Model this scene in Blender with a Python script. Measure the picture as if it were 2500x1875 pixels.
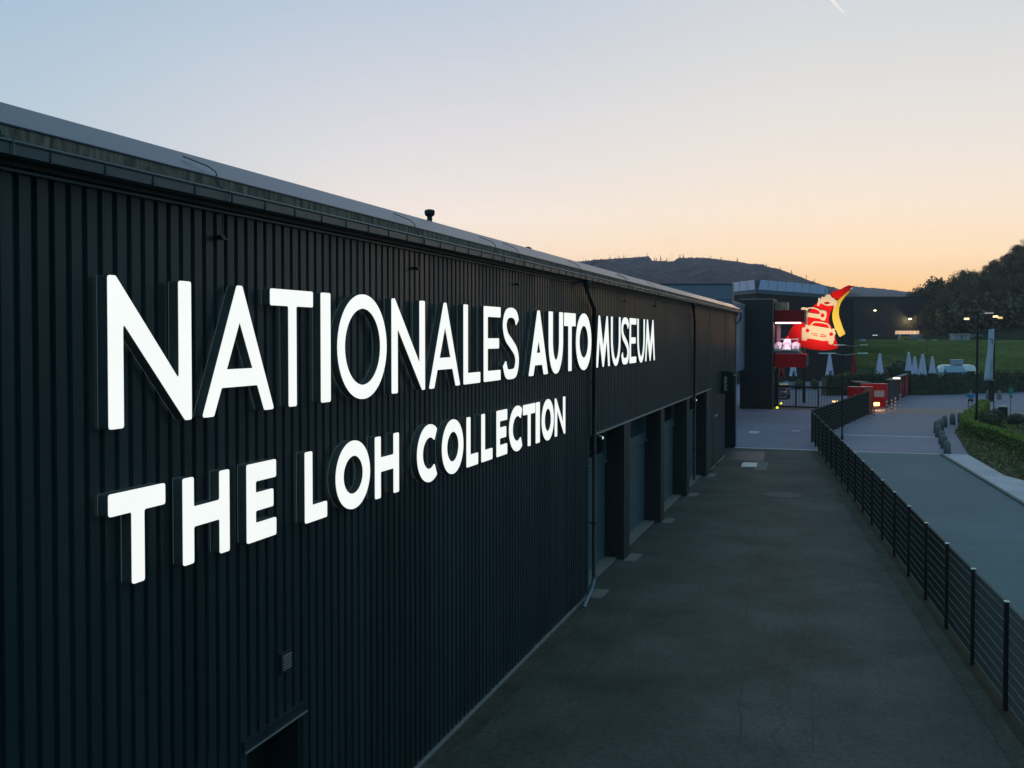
import bpy, bmesh, math, random
from mathutils import Vector, Matrix, noise
random.seed(7)
R=math.radians
for o in list(bpy.data.objects): bpy.data.objects.remove(o)
S=bpy.context.scene
COL=S.collection

# ------------------------------------------------------------------ camera
F_PX=2500.0; CX,CY=1250.0,878.0; H=6.6     # principal row lies above the frame centre: lens shift
PITCH=math.atan((CY-820)/F_PX); YAW=math.atan(813/math.hypot(F_PX,58))
FW=Vector((-math.sin(YAW)*math.cos(PITCH),math.cos(YAW)*math.cos(PITCH),-math.sin(PITCH)))
RT=Vector((math.cos(YAW),math.sin(YAW),0)); UP=RT.cross(FW); CAM=Vector((0,0,H))
cam=bpy.data.cameras.new('camera'); co=bpy.data.objects.new('camera',cam); COL.objects.link(co)
cam.sensor_width=36; cam.lens=36; cam.shift_y=-(937.5-CY)/2500; cam.clip_end=6000; cam.clip_start=0.1
co.location=CAM; co.rotation_euler=(R(90)-PITCH,0,YAW)
S.camera=co
# ------------------------------------------------------------------ world
w=bpy.data.worlds.new('World'); S.world=w; w.use_nodes=True
nt=w.node_tree; N=nt.nodes; L=nt.links
for n in list(N): N.remove(n)
def lin(c):
    return tuple((x/255/12.92 if x/255<=.04045 else ((x/255+.055)/1.055)**2.4) for x in c)
def wn(t,**k):
    n=N.new(t)
    for a,b in k.items(): setattr(n,a,b)
    return n
def ramp(stops,src):
    r=wn('ShaderNodeValToRGB'); cr=r.color_ramp
    cr.elements[0].position=stops[0][0]; cr.elements[1].position=stops[-1][0]
    for i,(p,c) in enumerate(stops):
        e=cr.elements[0] if i==0 else (cr.elements[-1] if i==len(stops)-1 else cr.elements.new(p))
        e.color=(*lin(c),1)
    L.new(src,r.inputs[0]); return r.outputs[0]
tc=wn('ShaderNodeTexCoord'); sep=wn('ShaderNodeSeparateXYZ'); L.new(tc.outputs['Generated'],sep.inputs[0])
def mth(op,a,b=None):
    m=wn('ShaderNodeMath',operation=op)
    for i,v in enumerate((a,b)):
        if v is None: continue
        if isinstance(v,(int,float)): m.inputs[i].default_value=v
        else: L.new(v,m.inputs[i])
    return m.outputs[0]
el=mth('MULTIPLY',mth('ARCSINE',sep.outputs[2]),180/math.pi/90)          # 0..1 = 0..90 deg
az=mth('ARCTAN2',sep.outputs[0],sep.outputs[1])                           # 0 = +Y (afterglow)
az=mth('ADD',az,R(1)); azr=mth('MAXIMUM',az,0.0); az=mth('MAXIMUM',mth('MULTIPLY',az,-1.0),0.0)   # the glow dies faster towards the dark right-hand side
def st(*a): return [(d/90,c) for d,c in a]
near=ramp(st((0,(248,190,112)),(2.2,(253,201,134)),(4.0,(252,220,178)),(6.5,(246,227,205)),(9,(236,226,215)),(12,(226,222,218)),(16,(212,214,216)),(19,(205,210,217)),(30,(172,192,210)),(60,(128,166,184)),(90,(104,154,174))),el)
mid =ramp(st((0,(250,200,148)),(3.5,(251,220,188)),(6.5,(243,229,218)),(9,(229,223,221)),(12,(216,215,220)),(16,(197,205,217)),(19,(182,198,215)),(30,(158,186,206)),(60,(124,164,184)),(90,(104,154,174))),el)
side=ramp(st((0,(190,180,188)),(5,(190,194,205)),(10,(178,198,212)),(15,(166,192,211)),(19,(154,184,208)),(30,(142,178,200)),(60,(120,162,182)),(90,(104,154,174))),el)
back=ramp(st((0,(48,98,110)),(6,(66,116,130)),(14,(90,138,152)),(30,(122,164,178)),(60,(116,162,180)),(90,(104,154,174))),el)
def mr(src,a,b):
    m=wn('ShaderNodeMapRange'); L.new(src,m.inputs[0]); m.inputs[1].default_value=R(a); m.inputs[2].default_value=R(b); m.interpolation_type='SMOOTHSTEP'; return m.outputs[0]
def mix(f,a,b):
    m=wn('ShaderNodeMix',data_type='RGBA'); L.new(f,m.inputs[0]); L.new(a,m.inputs[6]); L.new(b,m.inputs[7]); return m.outputs[2]
c=mix(mr(az,0,24),near,mid); c=mix(mr(az,20,50),c,side); c=mix(mr(az,50,120),c,back); c=mix(mr(azr,9,48),c,back)
# the valley haze (built below as a volume) dims the low sky; the sky itself is that much brighter
T=mth('EXPONENT',mth('MULTIPLY',mth('MINIMUM',mth('DIVIDE',0.028,mth('MAXIMUM',sep.outputs[2],0.002)),0.39),-1.0))
fac=mth('ADD',mth('DIVIDE',0.72,T),0.28)
vm_=wn('ShaderNodeVectorMath',operation='SCALE'); L.new(c,vm_.inputs[0]); L.new(fac,vm_.inputs['Scale']); c=vm_.outputs[0]
# procedural dusk air: Nishita adds its own faint scatter
sky=wn('ShaderNodeTexSky',sky_type='NISHITA'); sky.sun_disc=False; sky.sun_elevation=R(1.0); sky.sun_rotation=R(-1.0)
bg=wn('ShaderNodeBackground'); L.new(c,bg.inputs[0]); bg.inputs[1].default_value=1.03
bg2=wn('ShaderNodeBackground'); L.new(sky.outputs[0],bg2.inputs[0]); bg2.inputs[1].default_value=0.004
ad=wn('ShaderNodeAddShader'); L.new(bg.outputs[0],ad.inputs[0]); L.new(bg2.outputs[0],ad.inputs[1])
out=wn('ShaderNodeOutputWorld'); L.new(ad.outputs[0],out.inputs[0])
sun=bpy.data.lights.new('sun','SUN'); sun.energy=0.25; sun.angle=R(12); sun.color=(1,.62,.36)
so=bpy.data.objects.new('sun',sun); COL.objects.link(so); so.rotation_euler=(R(87.5),0,R(181))
S.view_settings.view_transform='Standard'; S.view_settings.look='None'; S.view_settings.exposure=0; S.view_settings.gamma=1
S.render.resolution_x=1024; S.render.resolution_y=768

# ------------------------------------------------------------------ calibration helpers (photo survey -> world metres)
def ray(x,y): return FW*F_PX+RT*(x-CX)+UP*(CY-y)
def G(x,y,z=0.0):
    r=ray(x,y); return CAM+r*((z-H)/r.z)
def WX(x,y,X):
    r=ray(x,y); return CAM+r*(X/r.x)
FH=Vector((-math.sin(YAW),math.cos(YAW),0))
def HP(x,y,d):
    r=ray(x,y); return CAM+r*(d/r.dot(FH))

# ------------------------------------------------------------------ materials
MATS={}
def mat(name,col,rough=.6,metal=0.0,var=.12,scale=4.0,emit=None,es=0,spec=.5,bump=0.0,stretch=None,coat=0,alpha=None):
    if name in MATS: return MATS[name]
    m=bpy.data.materials.new(name); m.use_nodes=True; t=m.node_tree; b=t.nodes['Principled BSDF']
    b.inputs['Roughness'].default_value=rough; b.inputs['Metallic'].default_value=metal
    b.inputs['Specular IOR Level'].default_value=spec
    if coat: b.inputs['Coat Weight'].default_value=coat; b.inputs['Coat Roughness'].default_value=.15
    nz=t.nodes.new('ShaderNodeTexNoise'); nz.inputs['Scale'].default_value=scale; nz.inputs['Detail'].default_value=6
    tcn=t.nodes.new('ShaderNodeTexCoord'); mp=t.nodes.new('ShaderNodeMapping')
    t.links.new(tcn.outputs['Object'],mp.inputs[0]); t.links.new(mp.outputs[0],nz.inputs['Vector'])
    if stretch: mp.inputs['Scale'].default_value=stretch
    cr=t.nodes.new('ShaderNodeValToRGB'); cr.color_ramp.elements[0].position=.3; cr.color_ramp.elements[1].position=.7
    cr.color_ramp.elements[0].color=(*[x*(1-var) for x in col],1); cr.color_ramp.elements[1].color=(*[min(1,x*(1+var)) for x in col],1)
    t.links.new(nz.outputs[0],cr.inputs[0]); t.links.new(cr.outputs[0],b.inputs['Base Color'])
    if bump:
        bp=t.nodes.new('ShaderNodeBump'); bp.inputs['Strength'].default_value=bump; bp.inputs['Distance'].default_value=.02
        t.links.new(nz.outputs[0],bp.inputs['Height']); t.links.new(bp.outputs[0],b.inputs['Normal'])
    if emit: b.inputs['Emission Color'].default_value=(*emit,1); b.inputs['Emission Strength'].default_value=es
    m['n']=name; MATS[name]=m; return m
def ground_mat(name,c1,c2,fine=60,big=.25,rough=.85,crack=0.0,brick=None,spec=.3,bumps=.3,crs=.2,crcol=.35,stain=.0):
    m=bpy.data.materials.new(name); m.use_nodes=True; t=m.node_tree; b=t.nodes['Principled BSDF']; n=t.nodes; l=t.links
    b.inputs['Roughness'].default_value=rough; b.inputs['Specular IOR Level'].default_value=spec
    tcn=n.new('ShaderNodeTexCoord')
    a=n.new('ShaderNodeTexNoise'); a.inputs['Scale'].default_value=big; a.inputs['Detail'].default_value=9; a.inputs['Roughness'].default_value=.65
    f=n.new('ShaderNodeTexNoise'); f.inputs['Scale'].default_value=fine; f.inputs['Detail'].default_value=4
    l.new(tcn.outputs['Object'],a.inputs['Vector']); l.new(tcn.outputs['Object'],f.inputs['Vector'])
    cr=n.new('ShaderNodeValToRGB'); cr.color_ramp.elements[0].position=.35; cr.color_ramp.elements[1].position=.65
    cr.color_ramp.elements[0].color=(*c1,1); cr.color_ramp.elements[1].color=(*c2,1); l.new(a.outputs[0],cr.inputs[0])
    mx=n.new('ShaderNodeMix'); mx.data_type='RGBA'; mx.blend_type='MULTIPLY'; mx.inputs[0].default_value=.7
    cr2=n.new('ShaderNodeValToRGB'); cr2.color_ramp.elements[0].position=.3; cr2.color_ramp.elements[1].position=.7
    cr2.color_ramp.elements[0].color=(.55,.55,.55,1); cr2.color_ramp.elements[1].color=(1.3,1.3,1.3,1)
    l.new(f.outputs[0],cr2.inputs[0]); l.new(cr.outputs[0],mx.inputs[6]); l.new(cr2.outputs[0],mx.inputs[7]); colr=mx.outputs[2]
    if crack:
        v=n.new('ShaderNodeTexVoronoi'); v.feature='DISTANCE_TO_EDGE'; v.inputs['Scale'].default_value=crs
        wv=n.new('ShaderNodeTexNoise'); wv.inputs['Scale'].default_value=1.3; wv.inputs['Detail'].default_value=5
        vm=n.new('ShaderNodeVectorMath'); vm.operation='MULTIPLY_ADD'; vm.inputs[1].default_value=(.9,.9,0)
        l.new(tcn.outputs['Object'],wv.inputs['Vector']); l.new(wv.outputs['Color'],vm.inputs[0]); l.new(tcn.outputs['Object'],vm.inputs[2]); l.new(vm.outputs[0],v.inputs['Vector'])
        cc=n.new('ShaderNodeValToRGB'); cc.color_ramp.elements[0].position=0; cc.color_ramp.elements[1].position=crack
        cc.color_ramp.elements[0].color=(crcol,crcol,crcol,1); cc.color_ramp.elements[1].color=(1,1,1,1); l.new(v.outputs['Distance'],cc.inputs[0])
        m2=n.new('ShaderNodeMix'); m2.data_type='RGBA'; m2.blend_type='MULTIPLY'; m2.inputs[0].default_value=1
        l.new(colr,m2.inputs[6]); l.new(cc.outputs[0],m2.inputs[7]); colr=m2.outputs[2]
    if brick:
        bk=n.new('ShaderNodeTexBrick'); bk.inputs['Scale'].default_value=brick; bk.inputs['Mortar Size'].default_value=.03
        bk.inputs['Color1'].default_value=(1,1,1,1); bk.inputs['Color2'].default_value=(.8,.8,.82,1); bk.inputs['Mortar'].default_value=(.45,.45,.45,1)
        l.new(tcn.outputs['Object'],bk.inputs['Vector'])
        m3=n.new('ShaderNodeMix'); m3.data_type='RGBA'; m3.blend_type='MULTIPLY'; m3.inputs[0].default_value=1
        l.new(colr,m3.inputs[6]); l.new(bk.outputs['Color'],m3.inputs[7]); colr=m3.outputs[2]
    l.new(colr,b.inputs['Base Color'])
    bp=n.new('ShaderNodeBump'); bp.inputs['Strength'].default_value=bumps; bp.inputs['Distance'].default_value=.01
    l.new(f.outputs[0],bp.inputs['Height']); l.new(bp.outputs[0],b.inputs['Normal'])
    MATS[name]=m; return m
def glow(name,col,es):
    m=bpy.data.materials.new(name); m.use_nodes=True; b=m.node_tree.nodes['Principled BSDF']
    b.inputs['Base Color'].default_value=(*[min(.8,x) for x in col],1); b.inputs['Roughness'].default_value=.4
    b.inputs['Emission Color'].default_value=(*col,1); b.inputs['Emission Strength'].default_value=es
    t=m.node_tree; nz=t.nodes.new('ShaderNodeTexNoise'); nz.inputs['Scale'].default_value=3
    mr_=t.nodes.new('ShaderNodeMapRange'); mr_.inputs[3].default_value=es*.94; mr_.inputs[4].default_value=es*1.04
    t.links.new(nz.outputs[0],mr_.inputs[0]); t.links.new(mr_.outputs[0],b.inputs['Emission Strength'])
    MATS[name]=m; return m

M_CLAD=mat('anthracite cladding',(.011,.028,.038),rough=.40,var=.30,scale=1.6,spec=.42,coat=.05,stretch=(1,1.6,.10))
def per_sheet(m,w_,amt):
    t=m.node_tree; b=t.nodes['Principled BSDF']; src=b.inputs['Base Color'].links[0].from_socket
    g=t.nodes.new('ShaderNodeNewGeometry'); s=t.nodes.new('ShaderNodeSeparateXYZ'); t.links.new(g.outputs['Position'],s.inputs[0])
    d=t.nodes.new('ShaderNodeMath'); d.operation='DIVIDE'; d.inputs[1].default_value=w_; t.links.new(s.outputs[1],d.inputs[0])
    f=t.nodes.new('ShaderNodeMath'); f.operation='FLOOR'; t.links.new(d.outputs[0],f.inputs[0])
    wn_=t.nodes.new('ShaderNodeTexWhiteNoise'); wn_.noise_dimensions='1D'; t.links.new(f.outputs[0],wn_.inputs['W'])
    r=t.nodes.new('ShaderNodeMapRange'); r.inputs[3].default_value=1-amt; r.inputs[4].default_value=1+amt; t.links.new(wn_.outputs['Value'],r.inputs[0])
    v=t.nodes.new('ShaderNodeVectorMath'); v.operation='SCALE'; t.links.new(src,v.inputs[0]); t.links.new(r.outputs[0],v.inputs['Scale']); t.links.new(v.outputs[0],b.inputs['Base Color'])
    r2=t.nodes.new('ShaderNodeMapRange'); r2.inputs[3].default_value=.34; r2.inputs[4].default_value=.48; t.links.new(wn_.outputs['Value'],r2.inputs[0]); t.links.new(r2.outputs[0],b.inputs['Roughness'])
per_sheet(M_CLAD,1.14,.16)
M_DARK=mat('dark grey metal',(.020,.025,.030),rough=.5,var=.15)
M_BLACK=mat('black metal',(.010,.012,.013),rough=.45,var=.2)
M_ROOF=mat('roof metal',(.012,.040,.090),rough=.35,metal=.0,spec=.40,var=.08,scale=1.2,bump=.04)
M_WIRE_TOPLIT=mat('fence wire',(.21,.21,.19),rough=.45,var=.1)  # horizontal wires made lighter: light from above put into the colour
M_WIRE_SHADED=mat('shaded fence wire',(.012,.016,.017),rough=.6,var=.1)  # upright wires of the same mesh in a shaded tone
M_FASC=mat('weathered fibre cement',(.20,.155,.135),rough=.9,var=.65,scale=6.0,stretch=(1,2.6,.5),bump=.4)
M_GUT=mat('gutter metal',(.085,.115,.135),rough=.38,metal=.4,var=.12,scale=3)
M_TRIM=mat('pale trim',(.42,.42,.42),rough=.4,metal=.5,var=.1)
M_DOOR=mat('sectional door blue grey',(.070,.115,.14),rough=.5,var=.08,scale=1)
M_GLASS=mat('dark glass',(.01,.012,.015),rough=.06,var=.1,spec=.8)
M_CONC=mat('concrete',(.20,.19,.18),rough=.9,var=.2,scale=6)
M_STONE=mat('granite',(.17,.18,.18),rough=.85,var=.25,scale=25)
M_GREYB=mat('grey panel facade',(.22,.245,.34),rough=.45,var=.05,scale=1)
M_MUS=mat('dark standing seam facade',(.036,.024,.030),spec=.2,rough=.6,var=.2,scale=2,stretch=(8,8,.3))
M_BLKBOX=mat('black facade panel',(.014,.018,.023),rough=.5,var=.12,scale=1)
M_BAND=mat('pale band panel',(.62,.62,.93),rough=.25,var=.04,scale=1)
M_RED=mat('red lacquer',(.68,.008,.012),spec=.25,rough=.45,var=.08)
M_REDD=mat('dark red cloth',(.26,.008,.012),rough=.8,var=.12)
M_CREAM=mat('cream sign panel',(.80,.62,.42),spec=.1,rough=.6,var=.03)
M_YEL=mat('yellow sign panel',(.80,.52,.01),rough=.45,var=.04)
M_ROADRED=mat('sign road red',(.80,.003,.003),spec=.08,rough=.6,var=.04)
M_WHITE=mat('white paint',(.75,.76,.78),rough=.4,var=.04)
M_CLOTH=mat('white parasol cloth',(.62,.60,.84),rough=.85,var=.06,scale=6,stretch=(6,6,.5))
M_SILVER=mat('brushed aluminium',(.55,.60,.66),rough=.28,metal=.85,var=.06)
M_TEAL=mat('dark window',(.03,.06,.075),rough=.2,var=.1)
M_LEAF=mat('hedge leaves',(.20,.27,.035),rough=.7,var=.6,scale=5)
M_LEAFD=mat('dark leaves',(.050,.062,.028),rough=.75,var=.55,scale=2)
M_LEAFT=mat('tree foliage',(.140,.108,.050),rough=.8,var=.6,scale=.5)
M_BARK=mat('bark',(.07,.055,.04),rough=.9,var=.3,scale=6)
M_SKIN=mat('skin',(.55,.32,.22),rough=.6,var=.05)
M_BLUEJ=mat('blue jacket',(.012,.24,.50),rough=.7,var=.1)
M_NAVY=mat('black trousers',(.02,.022,.03),rough=.8,var=.1)
M_GREEN=mat('green sign paint',(.01,.30,.20),rough=.4,var=.05)
M_LETBODY=mat('letter return',(.085,.105,.110),rough=.6,var=.15,spec=.4)
M_LIT=glow('lit acrylic',(.96,.99,.96),.96); M_LIT.node_tree.nodes['Principled BSDF'].inputs['Base Color'].default_value=(.2,.2,.2,1)
M_HALO=glow('added glow behind letter',(.80,1.0,.92),.16)  # added glow around the letters
M_LED=glow('led strip',(1.0,.70,.82),4)
M_WARM=glow('warm lamp',(1.0,.72,.35),14)
M_AMBER=glow('amber lamp',(1.0,.45,.06),14)
M_YLAMP=glow('yellow warning lamp',(.9,.85,.05),2.2)
M_PALE=glow('pale lamp',(1.0,.80,.62),3.0)
M_COOL=glow('glowing camera tip',(.95,1,.98),.8)  # white camera tip with a weak glow
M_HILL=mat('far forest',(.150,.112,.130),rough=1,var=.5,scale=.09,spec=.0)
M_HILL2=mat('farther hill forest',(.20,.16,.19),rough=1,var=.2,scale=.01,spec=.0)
M_GRASS=ground_mat('grass bank',(.075,.100,.030),(.160,.175,.066),fine=1.6,big=.16,rough=1,spec=0,bumps=1)
M_FIELD=ground_mat('meadow',(.035,.055,.018),(.06,.08,.03),fine=2,big=.02,rough=1,spec=0)
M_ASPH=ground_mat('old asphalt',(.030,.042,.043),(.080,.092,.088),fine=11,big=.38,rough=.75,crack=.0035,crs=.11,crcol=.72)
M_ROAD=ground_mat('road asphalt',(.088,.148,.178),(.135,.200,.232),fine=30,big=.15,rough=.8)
M_PAVE=ground_mat('grey pavers',(.245,.235,.345),(.325,.305,.43),fine=14,big=.12,rough=.75,brick=2.4)
M_PAVE2=ground_mat('rose pavers',(.33,.25,.25),(.38,.30,.29),fine=14,big=.2,rough=.8,brick=2.4)
M_WALK=ground_mat('pale sidewalk',(.50,.45,.52),(.64,.58,.65),fine=22,big=.4,rough=.85)
M_STRIP=ground_mat('mossy edge strip',(.045,.050,.044),(.088,.086,.072),fine=10,big=.8,rough=.9)
M_SOIL=ground_mat('soil',(.04,.035,.025),(.06,.05,.035),fine=12,big=.8,rough=1)

# ------------------------------------------------------------------ mesh helpers
class MB:
    def __init__(s): s.v=[]; s.f=[]; s.mi=[]; s.cur=0
    def add(s,vs,fs):
        k=len(s.v); s.v+=[tuple(v) for v in vs]; s.f+=[tuple(i+k for i in f) for f in fs]; s.mi+=[s.cur]*len(fs); return s
    def box(s,x0,x1,y0,y1,z0,z1):
        return s.add([(x0,y0,z0),(x1,y0,z0),(x1,y1,z0),(x0,y1,z0),(x0,y0,z1),(x1,y0,z1),(x1,y1,z1),(x0,y1,z1)],
            [(0,3,2,1),(4,5,6,7),(0,1,5,4),(1,2,6,5),(2,3,7,6),(3,0,4,7)])
    def bbox(s,x0,x1,y0,y1,z0,z1,b=.02):      # box with chamfered vertical edges and top
        p=[(x0+b,y0),(x1-b,y0),(x1,y0+b),(x1,y1-b),(x1-b,y1),(x0+b,y1),(x0,y1-b),(x0,y0+b)]
        cx,cy=(x0+x1)/2,(y0+y1)/2
        q=[(cx+(x-cx)*(1-2*b/(x1-x0)),cy+(y-cy)*(1-2*b/(y1-y0))) for x,y in p]
        vs=[(x,y,z0) for x,y in p]+[(x,y,z1-b) for x,y in p]+[(x,y,z1) for x,y in q]
        fs=[tuple(range(7,-1,-1)),tuple(range(16,24))]
        for k in (0,8):
            for i in range(8): j=(i+1)%8; fs.append((k+i,k+j,k+8+j,k+8+i))
        return s.add(vs,fs)
    def tube(s,pts,r,n=8,r2=None,cap=True):
        pts=[Vector(p) for p in pts]; vs=[]; m=len(pts)
        for i,p in enumerate(pts):
            d=(pts[min(i+1,m-1)]-pts[max(i-1,0)]).normalized()
            a=d.cross(Vector((0,0,1)))
            if a.length<.01: a=Vector((1,0,0))
            a.normalize(); b=d.cross(a); rr=r if r2 is None else r+(r2-r)*i/(m-1)
            for k in range(n):
                t=2*math.pi*k/n; vs.append(p+(a*math.cos(t)+b*math.sin(t))*rr)
        fs=[]
        for i in range(m-1):
            for k in range(n):
                j=(k+1)%n; fs.append((i*n+k,i*n+j,(i+1)*n+j,(i+1)*n+k))
        if cap: fs+= [tuple(range(n)), tuple(range((m-1)*n+n-1,(m-1)*n-1,-1))]
        return s.add(vs,fs)
    def lathe(s,prof,c=(0,0,0),n=16,axis='z'):
        vs=[];fs=[]
        for r,z in prof:
            for k in range(n):
                t=2*math.pi*k/n
                p=(r*math.cos(t),r*math.sin(t),z)
                if axis=='y': p=(r*math.cos(t),z,r*math.sin(t))
                if axis=='x': p=(z,r*math.cos(t),r*math.sin(t))
                vs.append((p[0]+c[0],p[1]+c[1],p[2]+c[2]))
        for i in range(len(prof)-1):
            for k in range(n):
                j=(k+1)%n; fs.append((i*n+k,i*n+j,(i+1)*n+j,(i+1)*n+k))
        fs.append(tuple(range(n-1,-1,-1))); m=len(prof)-1; fs.append(tuple(range(m*n,m*n+n)))
        return s.add(vs,fs)
    def quad(s,a,b,c,d): return s.add([a,b,c,d],[(0,1,2,3)])
    def hull(s,bot,top):      # two equal rings -> closed solid
        n=len(bot); return s.add(list(bot)+list(top),[tuple(range(n-1,-1,-1)),tuple(range(n,2*n))]+[(i,(i+1)%n,n+(i+1)%n,n+i) for i in range(n)])
    def leaf(s,p,size):
        a=Vector((random.gauss(0,1),random.gauss(0,1),random.gauss(0,1))).normalized(); b=a.orthogonal().normalized()
        t=random.random()*6.28; b=(Matrix.Rotation(t,3,a)@b); c_=a.cross(b); p=Vector(p); q=size*random.uniform(.6,1.3)
        return s.add([p-b*q*.5,p+c_*q*.32,p+b*q*.6,p-c_*q*.32],[(0,1,2,3)])
    def build(s,name,m,parent=None,loc=None,smooth=False):
        me=bpy.data.meshes.new(name); me.from_pydata(s.v,[],s.f)
        for mm in (m if isinstance(m,(list,tuple)) else [m]): me.materials.append(mm)
        if any(s.mi): me.polygons.foreach_set('material_index',s.mi)
        if smooth: me.polygons.foreach_set('use_smooth',[True]*len(me.polygons))
        me.update(); o=bpy.data.objects.new(name,me); COL.objects.link(o)
        if parent: o.parent=parent
        if loc is not None: o.location=loc
        return o
def recalc(o):
    bm=bmesh.new(); bm.from_mesh(o.data); bmesh.ops.recalc_face_normals(bm,faces=bm.faces); bm.to_mesh(o.data); bm.free(); return o
def tag(o,label=None,cat=None,group=None,kind=None):
    if label: o['label']=label
    if cat: o['category']=cat
    if group: o['group']=group
    if kind: o['kind']=kind
    return o
def empty(name,loc=(0,0,0),rz=0,label=None,cat=None,group=None):
    o=bpy.data.objects.new(name,None); COL.objects.link(o); o.location=loc; o.rotation_euler=(0,0,rz); o.empty_display_size=.2
    return tag(o,label,cat,group)
def copy_tree(o,parent=None,loc=None,rz=None,label=None,scale=None):
    c=o.copy(); COL.objects.link(c)
    if parent: c.parent=parent
    if loc is not None: c.location=loc
    if rz is not None: c.rotation_euler=(0,0,rz)
    if scale is not None: c.scale=(scale,)*3 if isinstance(scale,(int,float)) else scale
    if label: c['label']=label
    for ch in [x for x in ALLCH(o)]: copy_tree(ch,c)
    return c
def ALLCH(o): return [x for x in bpy.data.objects if x.parent==o and x!=o]
def struct(o,label=None): return tag(o,label,None,None,'structure')
def poly_sheet(name,pts,z,m):
    return struct(MB().add([(p[0],p[1],z) for p in pts],[tuple(range(len(pts)))]).build(name,m))
def fillet(poly,r,n=4):
    out=[]; m=len(poly)
    for i in range(m):
        p=Vector(poly[i]); a=Vector(poly[i-1])-p; b=Vector(poly[(i+1)%m])-p
        la,lb=a.length,b.length; a.normalize(); b.normalize()
        ang=math.acos(max(-1,min(1,a.dot(b))))
        if ang>3.0: out.append(tuple(p)); continue
        d=min(r/math.tan(ang/2),la*.45,lb*.45); p0=p+a*d; p1=p+b*d
        for k in range(n+1):
            t=k/n; out.append(tuple(p0*(1-t)**2+p*2*t*(1-t)+p1*t*t))
    return out
def extrude(loops,half,xf,name,m,parent=None,bevel=0):
    """closed 2D loops (even-odd) -> solid; xf maps (u,v,w) -> world"""
    cu=bpy.data.curves.new('tmp','CURVE'); cu.dimensions='2D'; cu.fill_mode='BOTH'; cu.extrude=half
    if bevel: cu.bevel_depth=bevel; cu.bevel_resolution=1
    for lp in loops:
        sp=cu.splines.new('POLY'); sp.points.add(len(lp)-1); sp.use_cyclic_u=True
        for i,p in enumerate(lp): sp.points[i].co=(p[0],p[1],0,1)
    to=bpy.data.objects.new('tmp',cu); COL.objects.link(to)
    dg=bpy.context.evaluated_depsgraph_get(); me=bpy.data.meshes.new_from_object(to.evaluated_get(dg))
    bpy.data.objects.remove(to); bpy.data.curves.remove(cu)
    for v in me.vertices: v.co=xf(*v.co)
    me.name=name; me.materials.clear(); me.materials.append(m)
    for p in me.polygons: p.material_index=0
    o=bpy.data.objects.new(name,me); COL.objects.link(o)
    if parent: o.parent=parent
    return o

# ================================================================== GROUND
XW=-6.16
def gp(*pts): return [tuple(G(x,y))[:2] for x,y in pts]
g=MB(); nx=60
struct(MB().box(-2500,2500,-900,3200,-1.2,-.03).build('ground',M_FIELD))
def fenceX(y): return 2.73-(y-19.73)*0.1002
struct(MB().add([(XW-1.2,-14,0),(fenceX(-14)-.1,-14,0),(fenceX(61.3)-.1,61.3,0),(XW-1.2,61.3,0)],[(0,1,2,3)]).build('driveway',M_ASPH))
poly_sheet('edge_strip',[(fenceX(-14)-.52,-14),(fenceX(-14)-.14,-14),(fenceX(61)-.14,61),(fenceX(61)-.45,61)],.010,M_STRIP)
poly_sheet('fence_foot_gravel',[(fenceX(-14)-.14,-14),(fenceX(-14)+.12,-14),(fenceX(61)+.12,61),(fenceX(61)-.14,61)],.008,M_SOIL)
poly_sheet('wall_foot_strip',[(XW-.05,-12),(XW+.6,-12),(XW+.48,10),(XW+.36,25.0),(XW-.05,25.0)],.006,M_STRIP)
KERB=gp((2302,1111),(2500,1230)); k0,k1=Vector(KERB[0]),Vector(KERB[1]); kd=(k1-k0).normalized(); k2=k1+kd*30
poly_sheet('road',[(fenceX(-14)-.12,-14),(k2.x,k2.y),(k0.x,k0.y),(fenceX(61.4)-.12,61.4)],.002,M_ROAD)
walk=gp((2302,1110.5),(2363,1112.5),(2452,1164),(2500,1177)); w3=Vector(walk[3])
walk=[(k0.x,k0.y)]+walk[1:]+[(w3.x+kd.x*30+.4,w3.y+kd.y*30),(k2.x,k2.y),(k1.x,k1.y)]
o=MB(); o.add([(p[0],p[1],.07) for p in walk],[tuple(range(len(walk)-1,-1,-1))]); o.build('sidewalk',M_WALK); struct(bpy.data.objects['sidewalk'])
n=Vector((-kd.y,kd.x)); kb=MB()
kb.hull([(p.x,p.y,0) for p in (k0,k2,k2-n*.14,k0-n*.14)],[(p.x,p.y,.085) for p in (k0,k2,k2-n*.14,k0-n*.14)]); struct(recalc(kb.build('kerb',M_CONC)))
poly_sheet('forecourt_paving',[(-14,61.7),(34,61.7),(60,100),(60,150),(-14,150)],.002,M_PAVE)
poly_sheet('paving_edge_line',[(XW,61.3),(7.3,61.3),(7.3,61.72),(XW,61.72)],.006,M_WALK)
poly_sheet('crossing_band',gp((2134,1011),(2350,1013),(2500,1022),(2620,1026),(2620,1006),(2350,998),(2134,996)),.007,M_PAVE2)
poly_sheet('paving_joint',gp((2062,1061),(2281,1066.5),(2281,1068.2),(2062,1062.6)),.006,M_WALK)
poly_sheet('rose_strip',gp((1800,1001),(2200,1003),(2200,995),(1800,993)),.005,M_PAVE2)
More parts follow.
